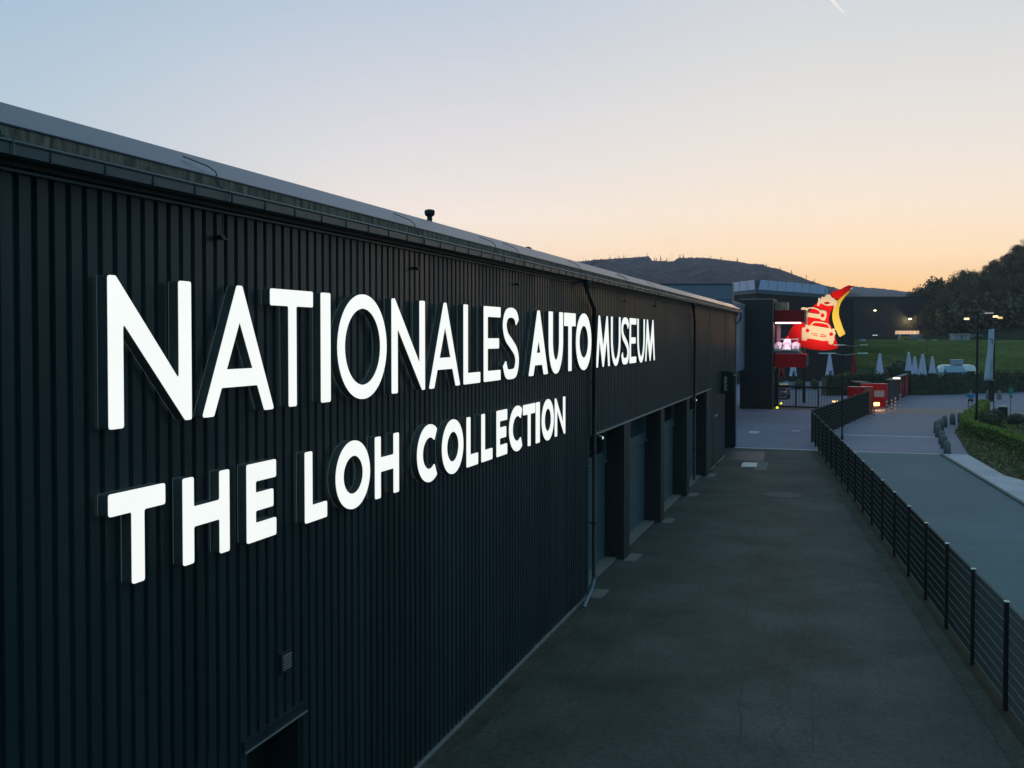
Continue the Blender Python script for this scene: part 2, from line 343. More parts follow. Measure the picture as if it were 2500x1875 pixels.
# small plates let into the ground
def plate(pts,z,m,label,cat,name):
    o=MB().hull([(x,y,z) for x,y in gp(*pts)],[(x,y,z+.012) for x,y in gp(*pts)]).build(name,m); recalc(o)
    return tag(o,label,cat)
plate(((1809,1140),(1847,1140.5),(1849,1130),(1814,1129)),.003,M_WHITE,'pale square drain cover set in the dark asphalt of the driveway','drain cover','drain_cover')
plate(((1826,1058),(1851,1059),(1854.5,1053),(1831,1052.5)),.004,M_WALK,'light grey rectangular cover plate in the paving near the hall end','cover plate','cover_plate')
plate(((1932,1053.4),(1952,1053.8),(1954,1051.6),(1935,1051.3)),.004,M_WALK,'thin light cover plate in the paving beside the fence end','cover plate','cover_plate')
c=G(1909.5,1209); o=MB().lathe([(.80,.0),(.80,.010),(.74,.013)],n=28).build('manhole_cover',mat('pinkish iron',(.12,.09,.088),rough=.8,var=.3,scale=9)); o.location=(c.x,c.y,.003)
tag(o,'round reddish grey manhole cover in the asphalt driveway','manhole cover')
o=MB().add([(x,y,.004) for x,y in gp((1871,1148),(1876,1129),(1846,1126),(1843,1147))],[(0,1,2,3)]).build('asphalt_patch',M_CONC); struct(o)
o=MB().add([(x,y,.0035) for x,y in gp((1787,1102),(1868,1103),(1863,1126),(1773,1122))],[(0,1,2,3)]).build('asphalt_repair',M_DARK); struct(o)
for y0,y1,lab in ((25.05,25.95,'concrete pad on the asphalt below the first downpipe'),(29.45,30.55,'concrete pad on the asphalt at the foot of the nearest pier'),(35.9,36.9,'concrete pad on the asphalt at the foot of the second pier'),(42.2,43.2,'concrete pad at the foot of the third pier by the second downpipe'),(48.2,49.6,'concrete pad at the foot of the farthest pier')):
    o=MB().add([(XW+.03,y0,.006),(XW+.38,y0,.006),(XW+.40,y1,.006),(XW+.03,y1,.006)],[(0,1,2,3)]).build('concrete_pad',M_CONC)
    struct(o,lab)
M_SEAM=mat('tar seam',(.034,.042,.042),rough=.8,var=.2)
def seam(pts,wd,name='asphalt_seam'):
    P_=[G(x,y) for x,y in pts]; rr=random.Random(len(pts)); vs=[]; b=MB(); L2=[]
    for a,c_ in zip(P_,P_[1:]):
        for k in range(12): q=a.lerp(c_,k/12); L2.append((q.x+rr.uniform(-.03,.03),q.y))
    for x,y in L2: h_=wd*rr.uniform(.5,1.2)/2; vs+=[(x-h_,y,.0042),(x+h_,y,.0042)]
    b.add(vs,[(2*i,2*i+1,2*i+3,2*i+2) for i in range(len(L2)-1)]); struct(b.build(name,M_SEAM))
seam([(1862,1200),(1838,1330),(1815,1560),(1800,1900)],.045)
seam([(1975,1195),(1955,1290),(1965,1450),(1990,1900)],.03)
seam([(1740,1180),(1640,1330),(1460,1600),(1240,1900)],.03)
seam([(1880,1190),(1935,1198),(2015,1200)],.5)
# embankment and plateau beyond
pl=MB(); cols=[]
bx=range(-2,30)
rows=[(150,-.05),(158,1.2),(166,3.0),(176,4.7),(184,5.55),(190,5.75),(300,5.8),(420,6.0)]
for d,z in rows:
    for i in bx:
        px=1850+i*60
        p=HP(px,820,d); cols.append((p.x,p.y,z+ (.12*noise.noise(Vector((px*.01,d*.1,0))))))
m=len(bx); fs=[]
for r_ in range(len(rows)-1):
    for i in range(m-1): fs.append((r_*m+i,r_*m+i+1,(r_+1)*m+i+1,(r_+1)*m+i))
struct(MB().add(cols,fs).build('grass_bank',M_GRASS,smooth=True))

# ================================================================== FAR HILLS
def hill(name,prof,dist,base_d,m,seed,amp,drop=10):
    pr=sorted(prof); vs=[];fs=[]; xs=[]
    x=pr[0][0]
    while x<=pr[-1][0]: xs.append(x); x+=4
    def top(x):
        for (a,b),(c_,d_) in zip(pr,pr[1:]):
            if a<=x<=c_: return b+(d_-b)*(x-a)/(c_-a)
        return pr[-1][1]
    K=14
    for k in range(K+1):
        f=k/K
        for x in xs:
            y=top(x); d=base_d+(dist-base_d)*f
            zt=H+(820-y)*dist/F_PX
            s=f**.8
            nn=noise.fractal(Vector((x*.012,f*3,seed)),1,2,4)
            z=drop*(1-s)+zt*s+ nn*amp*math.sin(math.pi*f)+(random.uniform(-1,1)*(.5 if k==K else .9))
            p=HP(x,820,d); vs.append((p.x,p.y,z))
    for x in xs: p=HP(x,820,dist+150); vs.append((p.x,p.y,0))
    m_=len(xs)
    for k in range(K+1):
        for i in range(m_-1): fs.append((k*m_+i,k*m_+i+1,(k+1)*m_+i+1,(k+1)*m_+i))
    return struct(MB().add(vs,fs).build(name,m,smooth=True))
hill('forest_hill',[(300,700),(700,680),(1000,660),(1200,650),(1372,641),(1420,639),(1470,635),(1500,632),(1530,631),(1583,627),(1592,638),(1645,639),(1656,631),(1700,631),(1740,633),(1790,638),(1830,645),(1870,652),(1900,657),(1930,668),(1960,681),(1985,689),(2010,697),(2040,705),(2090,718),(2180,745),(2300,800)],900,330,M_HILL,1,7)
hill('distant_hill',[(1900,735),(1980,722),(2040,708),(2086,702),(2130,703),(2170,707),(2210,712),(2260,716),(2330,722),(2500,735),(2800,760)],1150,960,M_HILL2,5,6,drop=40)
bump=M_HILL
# bare and dead trees on the skyline of the hill
def spindly(h,seed):
    rr=random.Random(seed); b=MB(); b.tube([(0,0,0),(rr.uniform(-.1,.1),0,h*.5),(rr.uniform(-.2,.2),0,h)],.17,5,.05)
    for i in range(14):
        z=h*rr.uniform(.25,.95); a=rr.uniform(0,6.28); l=(1-z/h)*h*.22+.5
        b.tube([(0,0,z),(math.cos(a)*l,math.sin(a)*l,z-l*.15)],.11,3,.03)
    return b
def bushy(h,seed):
    rr=random.Random(seed); b=MB()
    b.tube([(0,0,0),(0,0,h*.9)],.3,5,.08)
    for i in range(70):
        z=h*rr.uniform(.2,1); r_=(1-z/h)*h*.24+.4; a=rr.uniform(0,6.28); q=rr.uniform(0,r_)
        b.leaf((math.cos(a)*q,math.sin(a)*q,z),1.5)
    return b
proto=[spindly(16,1).build('bare_tree',M_HILL),spindly(24,2).build('bare_tree',M_HILL),bushy(9,3).build('ridge_tree',M_HILL),bushy(13,4).build('ridge_tree',M_HILL)]
ridge=[(1376,641,0),(1384,641,0),(1403,640,1),(1412,640,0),(1421,639,1),(1424,639,1),(1430,639,2),(1449,637,0),(1459,636,0),(1489,633,3),(1503,632,0),(1511,632,2),(1523,631,2),(1530,631,1),(1535,631,0),(1560,629,2),(1580,627,3),(1598,638,2),(1603,638,2),(1612,638,3),(1616,638,3),(1622,638,0),(1628,638,2),(1636,639,1),(1641,638,1),(1646,638,0),(1660,631,2),(1668,631,2),(1690,631,1),(1713,632,0),(1735,633,3),(1760,636,2),(1800,640,2),(1871,652,2),(1905,659,3),(1932,669,2),(1945,675,2),(1968,684,3),(1988,691,3),(2000,694,2)]
used=set()
for x,y,k in ridge:
    p=HP(x,y+1.5,895); o=proto[k]
    if k in used: o=copy_tree(o)
    used.add(k); o.location=p; s_=random.uniform(.25,.45); o.scale=(s_,s_,s_); o.rotation_euler=(0,0,random.uniform(0,6))
    tag(o,'thin bare tree standing on the skyline of the forested hill' if k<2 else 'small bushy tree on the skyline of the forested hill','tree','trees along the hill skyline')

tl=MB()
RP=[(1372,641),(1420,639),(1470,635),(1500,632),(1530,631),(1583,627),(1592,638),(1645,639),(1656,631),(1700,631),(1740,633),(1790,638),(1830,645),(1870,652),(1900,657),(1930,668),(1960,681),(1985,689),(2010,697),(2040,705),(2090,718)]
for (x0,y0_),(x1,y1_) in zip(RP,RP[1:]):
    for i in range(int((x1-x0)*6)):
        f=random.random(); x=x0+(x1-x0)*f; y=y0_+(y1_-y0_)*f; hh=abs(noise.noise(Vector((x*.15,0,4))))*3.5
        p_=HP(x,y+.6-random.random()*hh,897+random.uniform(-3,3)); tl.leaf(p_,1.3)
tag(tl.build('ridge_woodland',M_HILL),'continuous low woodland fringe along the ridge of the forested hill','woodland',None,'stuff')
# ================================================================== MUSEUM HALL
hall=empty('museum_hall',(XW,0,0),0,'long dark hall with ribbed cladding, gutter and recessed doors along the driveway','building')
def part(b,name,m,parent=hall,smooth=False):
    off=parent.location if parent.parent is None else Vector((0,0,0))
    if parent.parent is not None:
        off=parent.parent.location
    b.v=[(v[0]-off.x,v[1]-off.y,v[2]-off.z) for v in b.v]
    return b.build(name,m,parent,smooth=smooth)
ZC=7.88; YE=62.3; Y0=-13.0
def cladding(b,ya,yb,z0,z1,x=XW,p=.19):
    k=math.floor(ya/p); y=k*p
    prof=[]
    while y<yb:
        for dy,dx in ((0,0),(.118,0),(.130,-.035),(.176,-.035),(.188,0)):
            if ya<=y+dy<=yb: prof.append((y+dy,x+dx))
        y+=p
    vs=[(X,Y,z0) for Y,X in prof]+[(X,Y,z1) for Y,X in prof]; n=len(prof)
    b.add(vs,[(i,i+1,n+i+1,n+i) for i in range(n-1)])
segs=[(Y0,9.62,0.0,ZC),(9.62,10.76,2.10,ZC),(10.76,25.25,0.0,ZC),(25.25,50.0,4.06,ZC),(50.0,56.35,.12,ZC),(56.35,61.6,4.30,ZC),(61.6,YE,.05,ZC)]
cb=MB()
for a,b_,z0,z1 in segs: cladding(cb,a,b_,z0,z1)
part(cb,'wall_cladding',M_CLAD)
bk=MB()     # inner shell of the hall (backs, end wall, recess floor)
bk.box(-32,XW-.62,Y0,YE-.02,0,7.8)
part(bk,'wall_core',M_DARK)
bk=MB()
bk.box(XW-.62,XW-.05,Y0,9.55,0,7.86).box(XW-.62,XW-.05,9.55,10.8,2.12,7.86).box(XW-.62,XW-.05,10.8,25.2,0,7.86).box(XW-.62,XW-.05,25.2,50.2,4.1,7.86).box(XW-.62,XW-.05,50.2,56.3,0,7.86).box(XW-.62,XW-.05,56.3,61.6,4.34,7.86).box(XW-.62,XW-.05,61.6,YE-.01,0,7.86)
part(bk,'wall_lining',M_DARK)
part(MB().box(XW-.03,XW+.035,10.80,25.2,.0,.05),'base_trim',M_TRIM); part(MB().box(XW-.03,XW+.035,Y0,9.55,.0,.05),'base_trim',M_TRIM)
for ya,yb,za,zb_ in ((25.5,43.6,4.02,4.065),(44.0,50.0,4.02,4.065),(56.6,61.9,4.27,4.31),(50.2,52.0,.10,.135),(52.7,56.3,.10,.135)): part(MB().box(XW-.04,XW+.033,ya,yb,za,zb_),'lintel_trim' if za>1 else 'foot_trim',M_TRIM)
# eaves
b=MB().box(XW-.06,XW+.05,Y0,YE,ZC-.012,ZC+.012); part(b,'eaves_lip',M_GUT)
b=MB().box(XW-.05,XW+.12,Y0,YE,ZC+.02,8.05); part(b,'eaves_shade_beam',M_BLACK)  # black box carries the shadow under the gutter in its colour
def ext(prof,y0,y1,b=None):
    b=b or MB(); n=len(prof)
    b.add([(x,y0,z) for x,z in prof]+[(x,y1,z) for x,z in prof],[(i,(i+1)%n,n+(i+1)%n,n+i) for i in range(n)]+[tuple(range(n-1,-1,-1)),tuple(range(n,2*n))]); return b
gt=MB(); y=Y0
XG=-5.88
part(ext([(-6.02,7.945),(XG,7.945),(XG+.005,8.035),(XG-.01,8.035),(XG-.012,7.96),(-6.01,7.96),(-6.01,8.05),(-6.02,8.05)],Y0,62.7),'gutter',M_GUT)
rl=MB().tube([(XG+.004,Y0,8.040),(XG+.004,62.7,8.040)],.016,8); part(rl,'gutter_bead',M_GUT)
gutter=bpy.data.objects['gutter']
y=.9; br=None
while y<62.5:
    if br is None: br=part(MB().box(XG-.004,XG+.010,0,.018,7.935,8.06).box(-5.955,XG-.004,0,.018,8.050,8.06),'gutter_bracket',M_DARK); q=br
    else: q=br.copy(); COL.objects.link(q)
    q.location=(0,y,0); y+=.62
part(ext([(-6.03,8.02),(-5.955,8.02),(-5.955,8.168),(-6.03,8.18)],Y0,62.5),'roof_edge',M_FASC)
part(ext([(-5.945,8.182),(-6.455,8.476),(-6.455,8.44),(-5.96,8.170),(-5.945,8.170)],Y0,62.45),'roof',M_ROOF)
part(ext([(-6.455,8.472),(-19,9.3),(-32,8.6),(-32,8.5),(-19,9.2),(-6.455,8.43)],Y0,62.4),'rear_roof',M_ROOF)
part(ext([(-5.99,8.10),(-6.45,8.42),(-19,9.2),(-32,8.5),(-32,7.8),(-6.1,7.8)],62.2,62.33),'gable_wall',M_DARK)
# end trims of wall (bluish edge at the far corner)
b=MB().box(XW-.3,XW+.02,61.98,62.06,0,7.86).box(XW-.3,XW+.02,62.22,62.34,0,7.86); part(b,'corner_post',M_GREYB)
b=MB().box(XW-.05,XW+.012,49.95,50.12,.1,7.86); part(b,'joint_trim',M_GUT)
# bays: sectional doors with strip windows, piers
ZO=4.02
piers=[(29.62,30.45),(35.95,36.7),(42.2,43.0),(48.5,50.0)]
bays=[(25.35,29.62),(30.45,35.95),(36.7,42.2),(43.0,48.5)]
b=MB()
XR=XW-.58
for i,(a,c_) in enumerate(piers):
    b=MB().box(XW-.62,XW+.0,a,c_,0,4.04)
    for q in (.33,.66): b.box(XW-.62+.62*q,XW-.62+.62*q+.02,a-.012,a,0,4.0)
    part(b,'pier',M_DARK)
for i,(a,c_) in enumerate(bays):
    d=MB().box(XR-.05,XR,a,c_,0.0,2.95)
    k=.55
    while k<2.9: d.box(XR,XR+.010,a+.02,c_-.02,k,k+.35); k+=.46
    dr=part(d,'bay_door',M_DOOR)
    fr=MB().box(XR-.05,XR+.05,a,c_,2.95,3.05).box(XR-.05,XR+.05,a,a+.28,3.05,ZO).box(XR-.05,XR+.05,c_-.2,c_,3.05,ZO).box(XR-.05,XR+.03,(a+c_)/2-.06,(a+c_)/2+.06,3.05,ZO).box(XR,XR+.10,a,c_,2.89,2.945)
    w_=part(fr,'bay_window_frame',M_DOOR)
    gl=MB().box(XR-.04,XR-.02,a+.28,c_-.2,3.05,ZO); part(gl,'pane',M_GLASS if i!=1 else M_TEAL,w_)
    s_=MB().box(XR,XW-.22,a,c_,0.004,.05); part(s_,'door_sill',M_CONC)
b=MB().box(XW-.62,XW-.58,56.35,61.6,0,4.3).box(XW-.60,XW-.02,61.58,61.62,0,4.3).box(XW-.6,XW-.03,56.34,56.36,0,4.3); part(b,'passage_lining',M_BLACK)
b=MB().box(XW-.6,XW+.02,51.4,52.5,.12,2.6); part(MB().box(XW-.02,XW+.010,51.35,52.55,.12,2.55),'slot_door',M_BLACK)
part(MB().box(XW,XW+.06,51.3,52.6,2.57,2.63),'slot_hood',M_TRIM)
# near-left door
b=MB().box(XW-.45,XW-.40,9.62,10.76,0,2.1); dr=part(b,'side_door',M_BLACK)
part(MB().tube([(XW-.36,9.75,.95),(XW-.36,10.3,1.0)],.012,6),'handle',M_TRIM,dr)
part(MB().box(XW-.40,XW-.02,9.60,9.63,0,2.1),'door_reveal',M_CLAD); part(MB().box(XW-.40,XW-.02,10.75,10.78,0,2.1),'door_reveal',M_CLAD)
b=MB().box(XW-.02,XW+.035,9.52,10.82,2.10,2.105).box(XW+.012,XW+.035,9.52,10.82,2.105,2.215).box(XW-.01,XW+.06,9.50,10.84,2.215,2.222); part(b,'door_flashing',M_CLAD)
part(MB().box(XW+.036,XW+.05,9.52,10.86,2.085,2.10),'drip_edge',M_TRIM)
# downpipes
def downpipe(y,label):
    b=MB(); x=XW+.10
    b.lathe([(.10,0),(.06,-.22)],(XG-.06,y-1.3,7.95),12)
    b.tube([(XG-.06,y-1.3,7.95),(XG-.06,y-1.3,7.74),(XG-.065,y-1.22,7.68),(x-.005,y-.10,7.34),(x,y,7.26),(x,y,.45)],.052,10)
    o=part(b,'downpipe',M_BLACK,smooth=True)
    b=MB()
    for z in (5.4,3.6,1.8): b.lathe([(.062,0),(.062,.05)],(x,y,z),10); b.box(XW-.02,x-.03,y-.02,y+.02,z,z+.04)
    part(b,'pipe_clamp',M_DARK,o)
    return o
downpipe(25.42,''); downpipe(43.75,'')
b=MB().tube([(XW+.10,25.42,.47),(XW+.10,25.42,.38),(XW+.13,25.1,.22),(XW+.2,24.2,.12),(XW+.22,23.85,.05)],.055,8); part(b,'pipe_shoe',mat('blue grey zinc',(.06,.16,.24),rough=.45,var=.2),smooth=True)
b=MB().tube([(XG-.06,62.5,7.95),(XG-.06,62.5,7.7),(XG-.12,62.45,7.5),(XW+.05,62.2,7.35)],.06,8); part(b,'end_spout',M_BLACK,smooth=True)
part(MB().box(XW,XW+.035,10.28,10.52,2.72,2.94),'vent_grille',M_DARK); vg=bpy.data.objects['vent_grille']
b=MB()
for k in range(6): b.box(XW+.035,XW+.05,10.31,10.49,2.745+k*.031,2.757+k*.031)
part(b,'louvre',M_TRIM,vg)
# ventilators on the roof ridge
def rooftop(px,py,label,kind):
    p=WX(px,py,-6.75); 
    if kind=='cowl':
        r=empty('roof_ventilator',(p.x,p.y,8.55),0,label,'roof vent'); r.scale=(.82,.82,.82)
        MB().lathe([(.055,-.2),(.055,.12)],n=16).build('pipe',M_DARK,r)
        MB().lathe([(.055,.10),(.10,.13),(.11,.20),(.10,.235),(.05,.25),(.01,.255)],n=18).build('cowl',M_DARK,r,smooth=True)
    else:
        r=empty('roof_dome',(p.x,p.y,8.47),0,label,'roof vent'); r.scale=(.82,.82,.82)
        MB().lathe([(.12,.0),(.115,.08),(.085,.125),(.04,.145),(.005,.15)],n=18).build('cowl',M_BLACK,r,smooth=True)
        MB().lathe([(.13,-.02),(.13,.0)],n=18).build('pipe_collar',M_DARK,r)
rooftop(1049,540,'dark mushroom shaped ventilator standing on the roof ridge','cowl')
rooftop(1289,612,'low dark dome vent on the roof ridge','dome')
# lightning-conductor brackets over the gutter
def bracket(y,label):
    b=MB(); z=8.04
    b.tube([(-6.22,y-.20,8.37),(-6.05,y-.03,8.29),(-5.98,y,8.235),(-5.93,y+.02,8.07),(XG+.018,y+.05,8.05),(XG+.02,y+.05,7.94)],.007,5)
    b.box(XG-.05,XG+.0,y-.02,y+.05,8.05,8.075)
    return tag(b.build('roof_wire_bracket',M_GUT),label,'wire bracket','wire brackets over the gutter')
for px,lab in ((15,'wire bracket over the gutter at the left edge of the photo'),(548,'wire bracket over the gutter above the letter A of the upper line'),(1027,'wire bracket over the gutter just right of the mushroom ventilator'),(1222,'wire bracket over the gutter left of the roof dome'),(1276,'wire bracket over the gutter below the roof dome'),(1425,'wire bracket over the gutter above the first downpipe'),(1535,'wire bracket over the gutter right of the first downpipe, nearer of a pair'),(1541,'wire bracket over the gutter right of the first downpipe, farther of a pair'),(1605,'wire bracket over the gutter above the end of the last word')):
    p=WX(px,339+.2335*px-8,XG); bracket(p.y,lab)
# small spotlights hung below the eaves
def spot(px,label):
    p=WX(px,339+.2335*px+80,XW+.06)
    r=empty('wall_spotlight',(XW+.05,p.y,7.62),0,label,'spotlight','small spotlights below the eaves')
    MB().tube([(0.02,0,.03),(0.02,0,.24)],.006,5).build('rod',M_DARK,r)
    MB().box(-.05,.03,-.035,.035,-.02,.012).box(-.01,.055,-.045,.045,-.035,-.015).build('lamp_head',M_BLACK,r)
for px,lab in ((541,'small dark spotlight below the eaves above the letter A of the upper line'),(1019,'small dark spotlight below the eaves above the fifth and sixth letters'),(1265,'small dark spotlight below the eaves left of the first downpipe'),(1527,'small dark spotlight below the eaves right of the first downpipe'),(1600,'small dark spotlight below the eaves past the last letter M')): spot(px,lab)
# cctv cameras under the canopy
for px,py,lab in ((1466,1068,'white tipped security camera beside the first downpipe under the canopy'),(1697,976,'white tipped security camera beside the second downpipe under the canopy')):
    p=WX(px,py,XW+.18); r=empty('security_camera',(XW,p.y,p.z),0,lab,'camera','security cameras under the canopy')
    MB().box(-.02,.03,-.25,-.12,-.02,.10).tube([(0.02,-.18,.02),(.14,-.12,.04)],.02,6).build('arm',M_BLACK,r)
    MB().tube([(.12,-.16,.05),(.19,.04,-.01)],.045,8).build('camera_body',M_BLACK,r)
    MB().tube([(.18,.0,.01),(.215,.10,-.02)],.036,8).build('white_tip',M_COOL,r)
# lamp over the lowest-left edge
r=empty('wall_lamp',(XW,8.2,2.36),0,'dark canopy lamp on the ribbed wall at the bottom left, lighting the wall below','lamp')
MB().hull([(0.0,-.45,0),(.30,-.45,-.04),(.30,.22,-.04),(0,.22,0)],[(0,-.45,.03),(.31,-.45,-.02),(.31,.22,-.02),(0,.22,.03)]).build('canopy',M_CLAD,r)
MB().box(.10,.24,.0,.16,-.12,-.045).build('lamp_head',M_BLACK,r)
MB().box(.12,.22,.02,.14,-.127,-.121).build('lens',glow('bluish lens',(.35,.8,.95),1.5),r)
lt=bpy.data.lights.new('wall_lamp_light','POINT'); lt.energy=3; lt.color=(.35,.75,1); lt.shadow_soft_size=.05
lo=bpy.data.objects.new('wall_lamp_light',lt); COL.objects.link(lo); lo.location=(XW+.22,8.0,2.2)
# projecting blade sign
p=WX(1762,942,XW+.3)
r=empty('blade_sign',(XW,54.6,4.35),0,'dark projecting sign with a pale vertical line of lettering on the far wall','sign')
MB().box(0.0,.62,0,.10,-.75,.35).build('sign_body',M_BLACK,r)
b=MB(); yy=-.01
for k in range(9):
    z=-.62+k*.085; wd=(.16,.11,.14,.16,.10,.15,.12,.16,.13)[k]; b.box(.14,.14+wd,-.012,-.002,z,z+.05)
b.build('lettering',M_PALE if False else mat('pale lettering',(.6,.5,.48),rough=.6,var=.3,scale=20),r)
MB().box(-.03,.40,.02,.08,.35,.40).box(-.03,.4,.02,.08,-.8,-.75).build('bracket',M_DARK,r)
# ================================================================== ILLUMINATED LETTERS
XF=XW+.145
zt1=(WX(266.4,671,XF).z+WX(1593,781,XF).z)/2; zb1=(WX(270,1049.5,XF).z+WX(1594,880,XF).z)/2
zt2=(WX(268,1211,XF).z+WX(1379,967,XF).z)/2; zb2=(WX(323,1428,XF).z+WX(1380,1058,XF).z)/2
def strokepath(pts,s,cap0=0,cap1=0):
    P=[Vector(p) for p in pts]; a=[];b=[]
    for i,p in enumerate(P):
        d=(P[min(i+1,len(P)-1)]-P[max(0,i-1)]).normalized(); n=Vector((-d.y,d.x)); a.append(tuple(p+n*s/2)); b.append(tuple(p-n*s/2))
    return a+b[::-1]
def ell(cx,cy,rx,ry,a0,a1,n=26): return [(cx+rx*math.cos(R(a0+(a1-a0)*i/n)),cy+ry*math.sin(R(a0+(a1-a0)*i/n))) for i in range(n+1)]
def cr(pts,n=8):
    P=[Vector(pts[0])*2-Vector(pts[1])]+[Vector(p) for p in pts]+[Vector(pts[-1])*2-Vector(pts[-2])]; o=[]
    for i in range(1,len(P)-2):
        for k in range(n):
            t=k/n; a,b,c_,d=P[i-1:i+3]
            o.append(tuple(.5*((2*b)+(c_-a)*t+(2*a-5*b+4*c_-d)*t*t+(3*b-a-3*c_+d)*t**3)))
    o.append(tuple(P[-2])); return o
def glyph(ch,w,h,s,bold=False,t=None):
    t=t or s; c=w/2; r=min(.028,s*.16)
    if ch=='I': return [fillet([(0,0),(w,0),(w,h),(0,h)],r)]
    if ch=='L': return [fillet([(0,0),(w,0),(w,t),(s,t),(s,h),(0,h)],r)]
    if ch=='T': return [fillet([(c-s/2,0),(c+s/2,0),(c+s/2,h-t),(w,h-t),(w,h),(0,h),(0,h-t),(c-s/2,h-t)],r)]
    if ch=='H':
        return [fillet([(0,0),(s,0),(s,.42*h),(w-s,.42*h),(w-s,0),(w,0),(w,h),(w-s,h),(w-s,.42*h+t),(s,.42*h+t),(s,h),(0,h)],r)]
    if ch=='E':
        m=.505*h; q=w*.9
        return [fillet([(0,0),(w,0),(w,t),(s,t),(s,m-t/2),(q,m-t/2),(q,m+t/2),(s,m+t/2),(s,h-t),(w,h-t),(w,h),(0,h)],r)]
    if ch=='N':
        k=s*.50; return [fillet([(0,0),(s,0),(s,.70*h),(w-k,0),(w,0),(w,h),(w-s,h),(w-s,.29*h),(k,h),(0,h)],r)]
    if ch=='A':
        a=s*.24; s1=s*1.0; zt=h*(.55 if bold else .725); z0,z1=(h*.155,h*.345) if bold else (h*.21,h*.21+t)
        f=lambda z:s1+(c-s1)*z/zt
        return [fillet([(0,0),(s1,0),(f(z0),z0),(w-f(z0),z0),(w-s1,0),(w,0),(c+a,h),(c-a,h)],r),[(f(z1),z1),(w-f(z1),z1),(c,zt)][::-1]]
    if ch=='O':
        return [ell(c,h/2,c,h/2+.02,0,360,48)[:-1],ell(c,h/2,c-s,h/2-s+.02,0,360,48)[:-1][::-1]]
    if ch=='U':
        rr=c-s/2; pts=[(s/2,h)]+[(s/2,h-.1*h*k) for k in range(1,4)]+ell(c,rr*1.35+s/2-.02,rr,rr*1.35,180,360,20)+[(w-s/2,h-.1*h*k) for k in range(3,-1,-1)]
        return [fillet(strokepath(pts,s),r)]
    if ch=='C':
        W_=w*1.28; return [fillet(strokepath(ell(W_/2,h/2,W_/2-s/2,h/2-s/2+.02,52,308,36),s),r)]
    if ch=='S':
        x0,x1=s/2,w-s/2; pts=cr([(x1+.01,h*.80),(w*.80,h*.90),(c+.02*w,h-s/2+.01),(w*.22,h*.90),(x0,h*.755),(w*.22,h*.60),(c,h*.50),(w*.80,h*.385),(x1,h*.245),(w*.78,h*.09),(c-.03*w,s/2-.01),(w*.22,h*.085),(x0-.01,h*.22)],7)
        return [fillet(strokepath(pts,s),r)]
    if ch=='M':
        a=s*.33; xb=w*.21; xd=w*.79
        return [fillet([(0,0),(s*.95,0),(xb+s*.18,.56*h),(c-s*.3,0),(c+s*.3,0),(xd-s*.18,.56*h),(w-s*.95,0),(w,0),(xd+a,h),(xd-a,h),(c,.36*h),(xb+a,h),(xb-a,h)],r)]
ORD=['first','second','third','fourth','fifth','sixth','seventh','eighth','ninth','tenth']
R1=[('NATIONALES',.186,0,[(266.4,468),(495,669),(662.4,765),(785.5,807.6),(825.7,944.4),(958,1038),(1049,1123.8),(1133.3,1173),(1182.6,1222.6),(1229.4,1267)]),
('AUTO',.300,1,[(1292,1338.3),(1340.8,1375),(1378.5,1405.7),(1407.5,1444)]),
('MUSEUM',.185,0,[(1456.5,1489.6),(1492.7,1515.3),(1518,1536),(1537.9,1553.8),(1556.9,1574.6),(1576,1599.3)])]
R2=[('THE',.196,0,[(267.8,405),(449,561.2),(604.6,675)]),('LOH',.196,0,[(746.5,799),(821.6,904),(917.4,974.6)]),
('COLLECTION',.200,0,[(1020,1066.6),(1080.7,1131.7),(1140.6,1167.7),(1176.7,1202.8),(1213.7,1238.8),(1244.3,1274.9),(1278.4,1307),(1309.4,1318.4),(1323.9,1352.5),(1355.7,1380.5)])]
for rows,zb,zt in ((R1,zb1,zt1),(R2,zb2,zt2)):
    for word,s,bold,ext_ in rows:
        for i,(ch,(a,b_)) in enumerate(zip(word,ext_)):
            ya=WX(a,(820+ (zb+zt-2*H)*-1),XF).y if False else None
            # mid-height pixel of this letter for the slight lean of verticals
            ym=820-( (zb+zt)/2-H)*(2063-a)/abs(XF)*.95
            ya=WX(a,ym,XF).y; yb=WX(b_,ym,XF).y; wd=yb-ya; h=zt-zb
            sw=s; bar=s
            if ch=='I': sw=wd
            if rows is R2 and ch in 'THELN': sw=s*.84
            if rows is R1 and ch=='T': sw=s*.88
            lp=glyph(ch,wd,h,sw,bold,bar)
            y0,z0=ya,zb
            root=extrude(lp,.052,lambda u,v,w_:Vector((XF-.07+w_-XW,u,v)),'sign_letter',M_LETBODY)
            root.location=(XW,y0,z0)
            face=extrude(lp,.006,lambda u,v,w_:Vector((XF-.008+w_-XW,u,v)),'lit_face',M_LIT,root)
            extrude(lp,.0006,lambda u,v,w_:Vector((XF-.1230+w_-XW,u,v)),'added_glow_panel',M_HALO,root)  # added glowing panel, imitates the bloom around the letters
            row='upper' if rows is R1 else 'lower'
            tag(root,'white glowing letter %s, %s letter of the word %s on the wall'%(ch,ORD[i],word),'letter','illuminated letters of the %s line'%row)

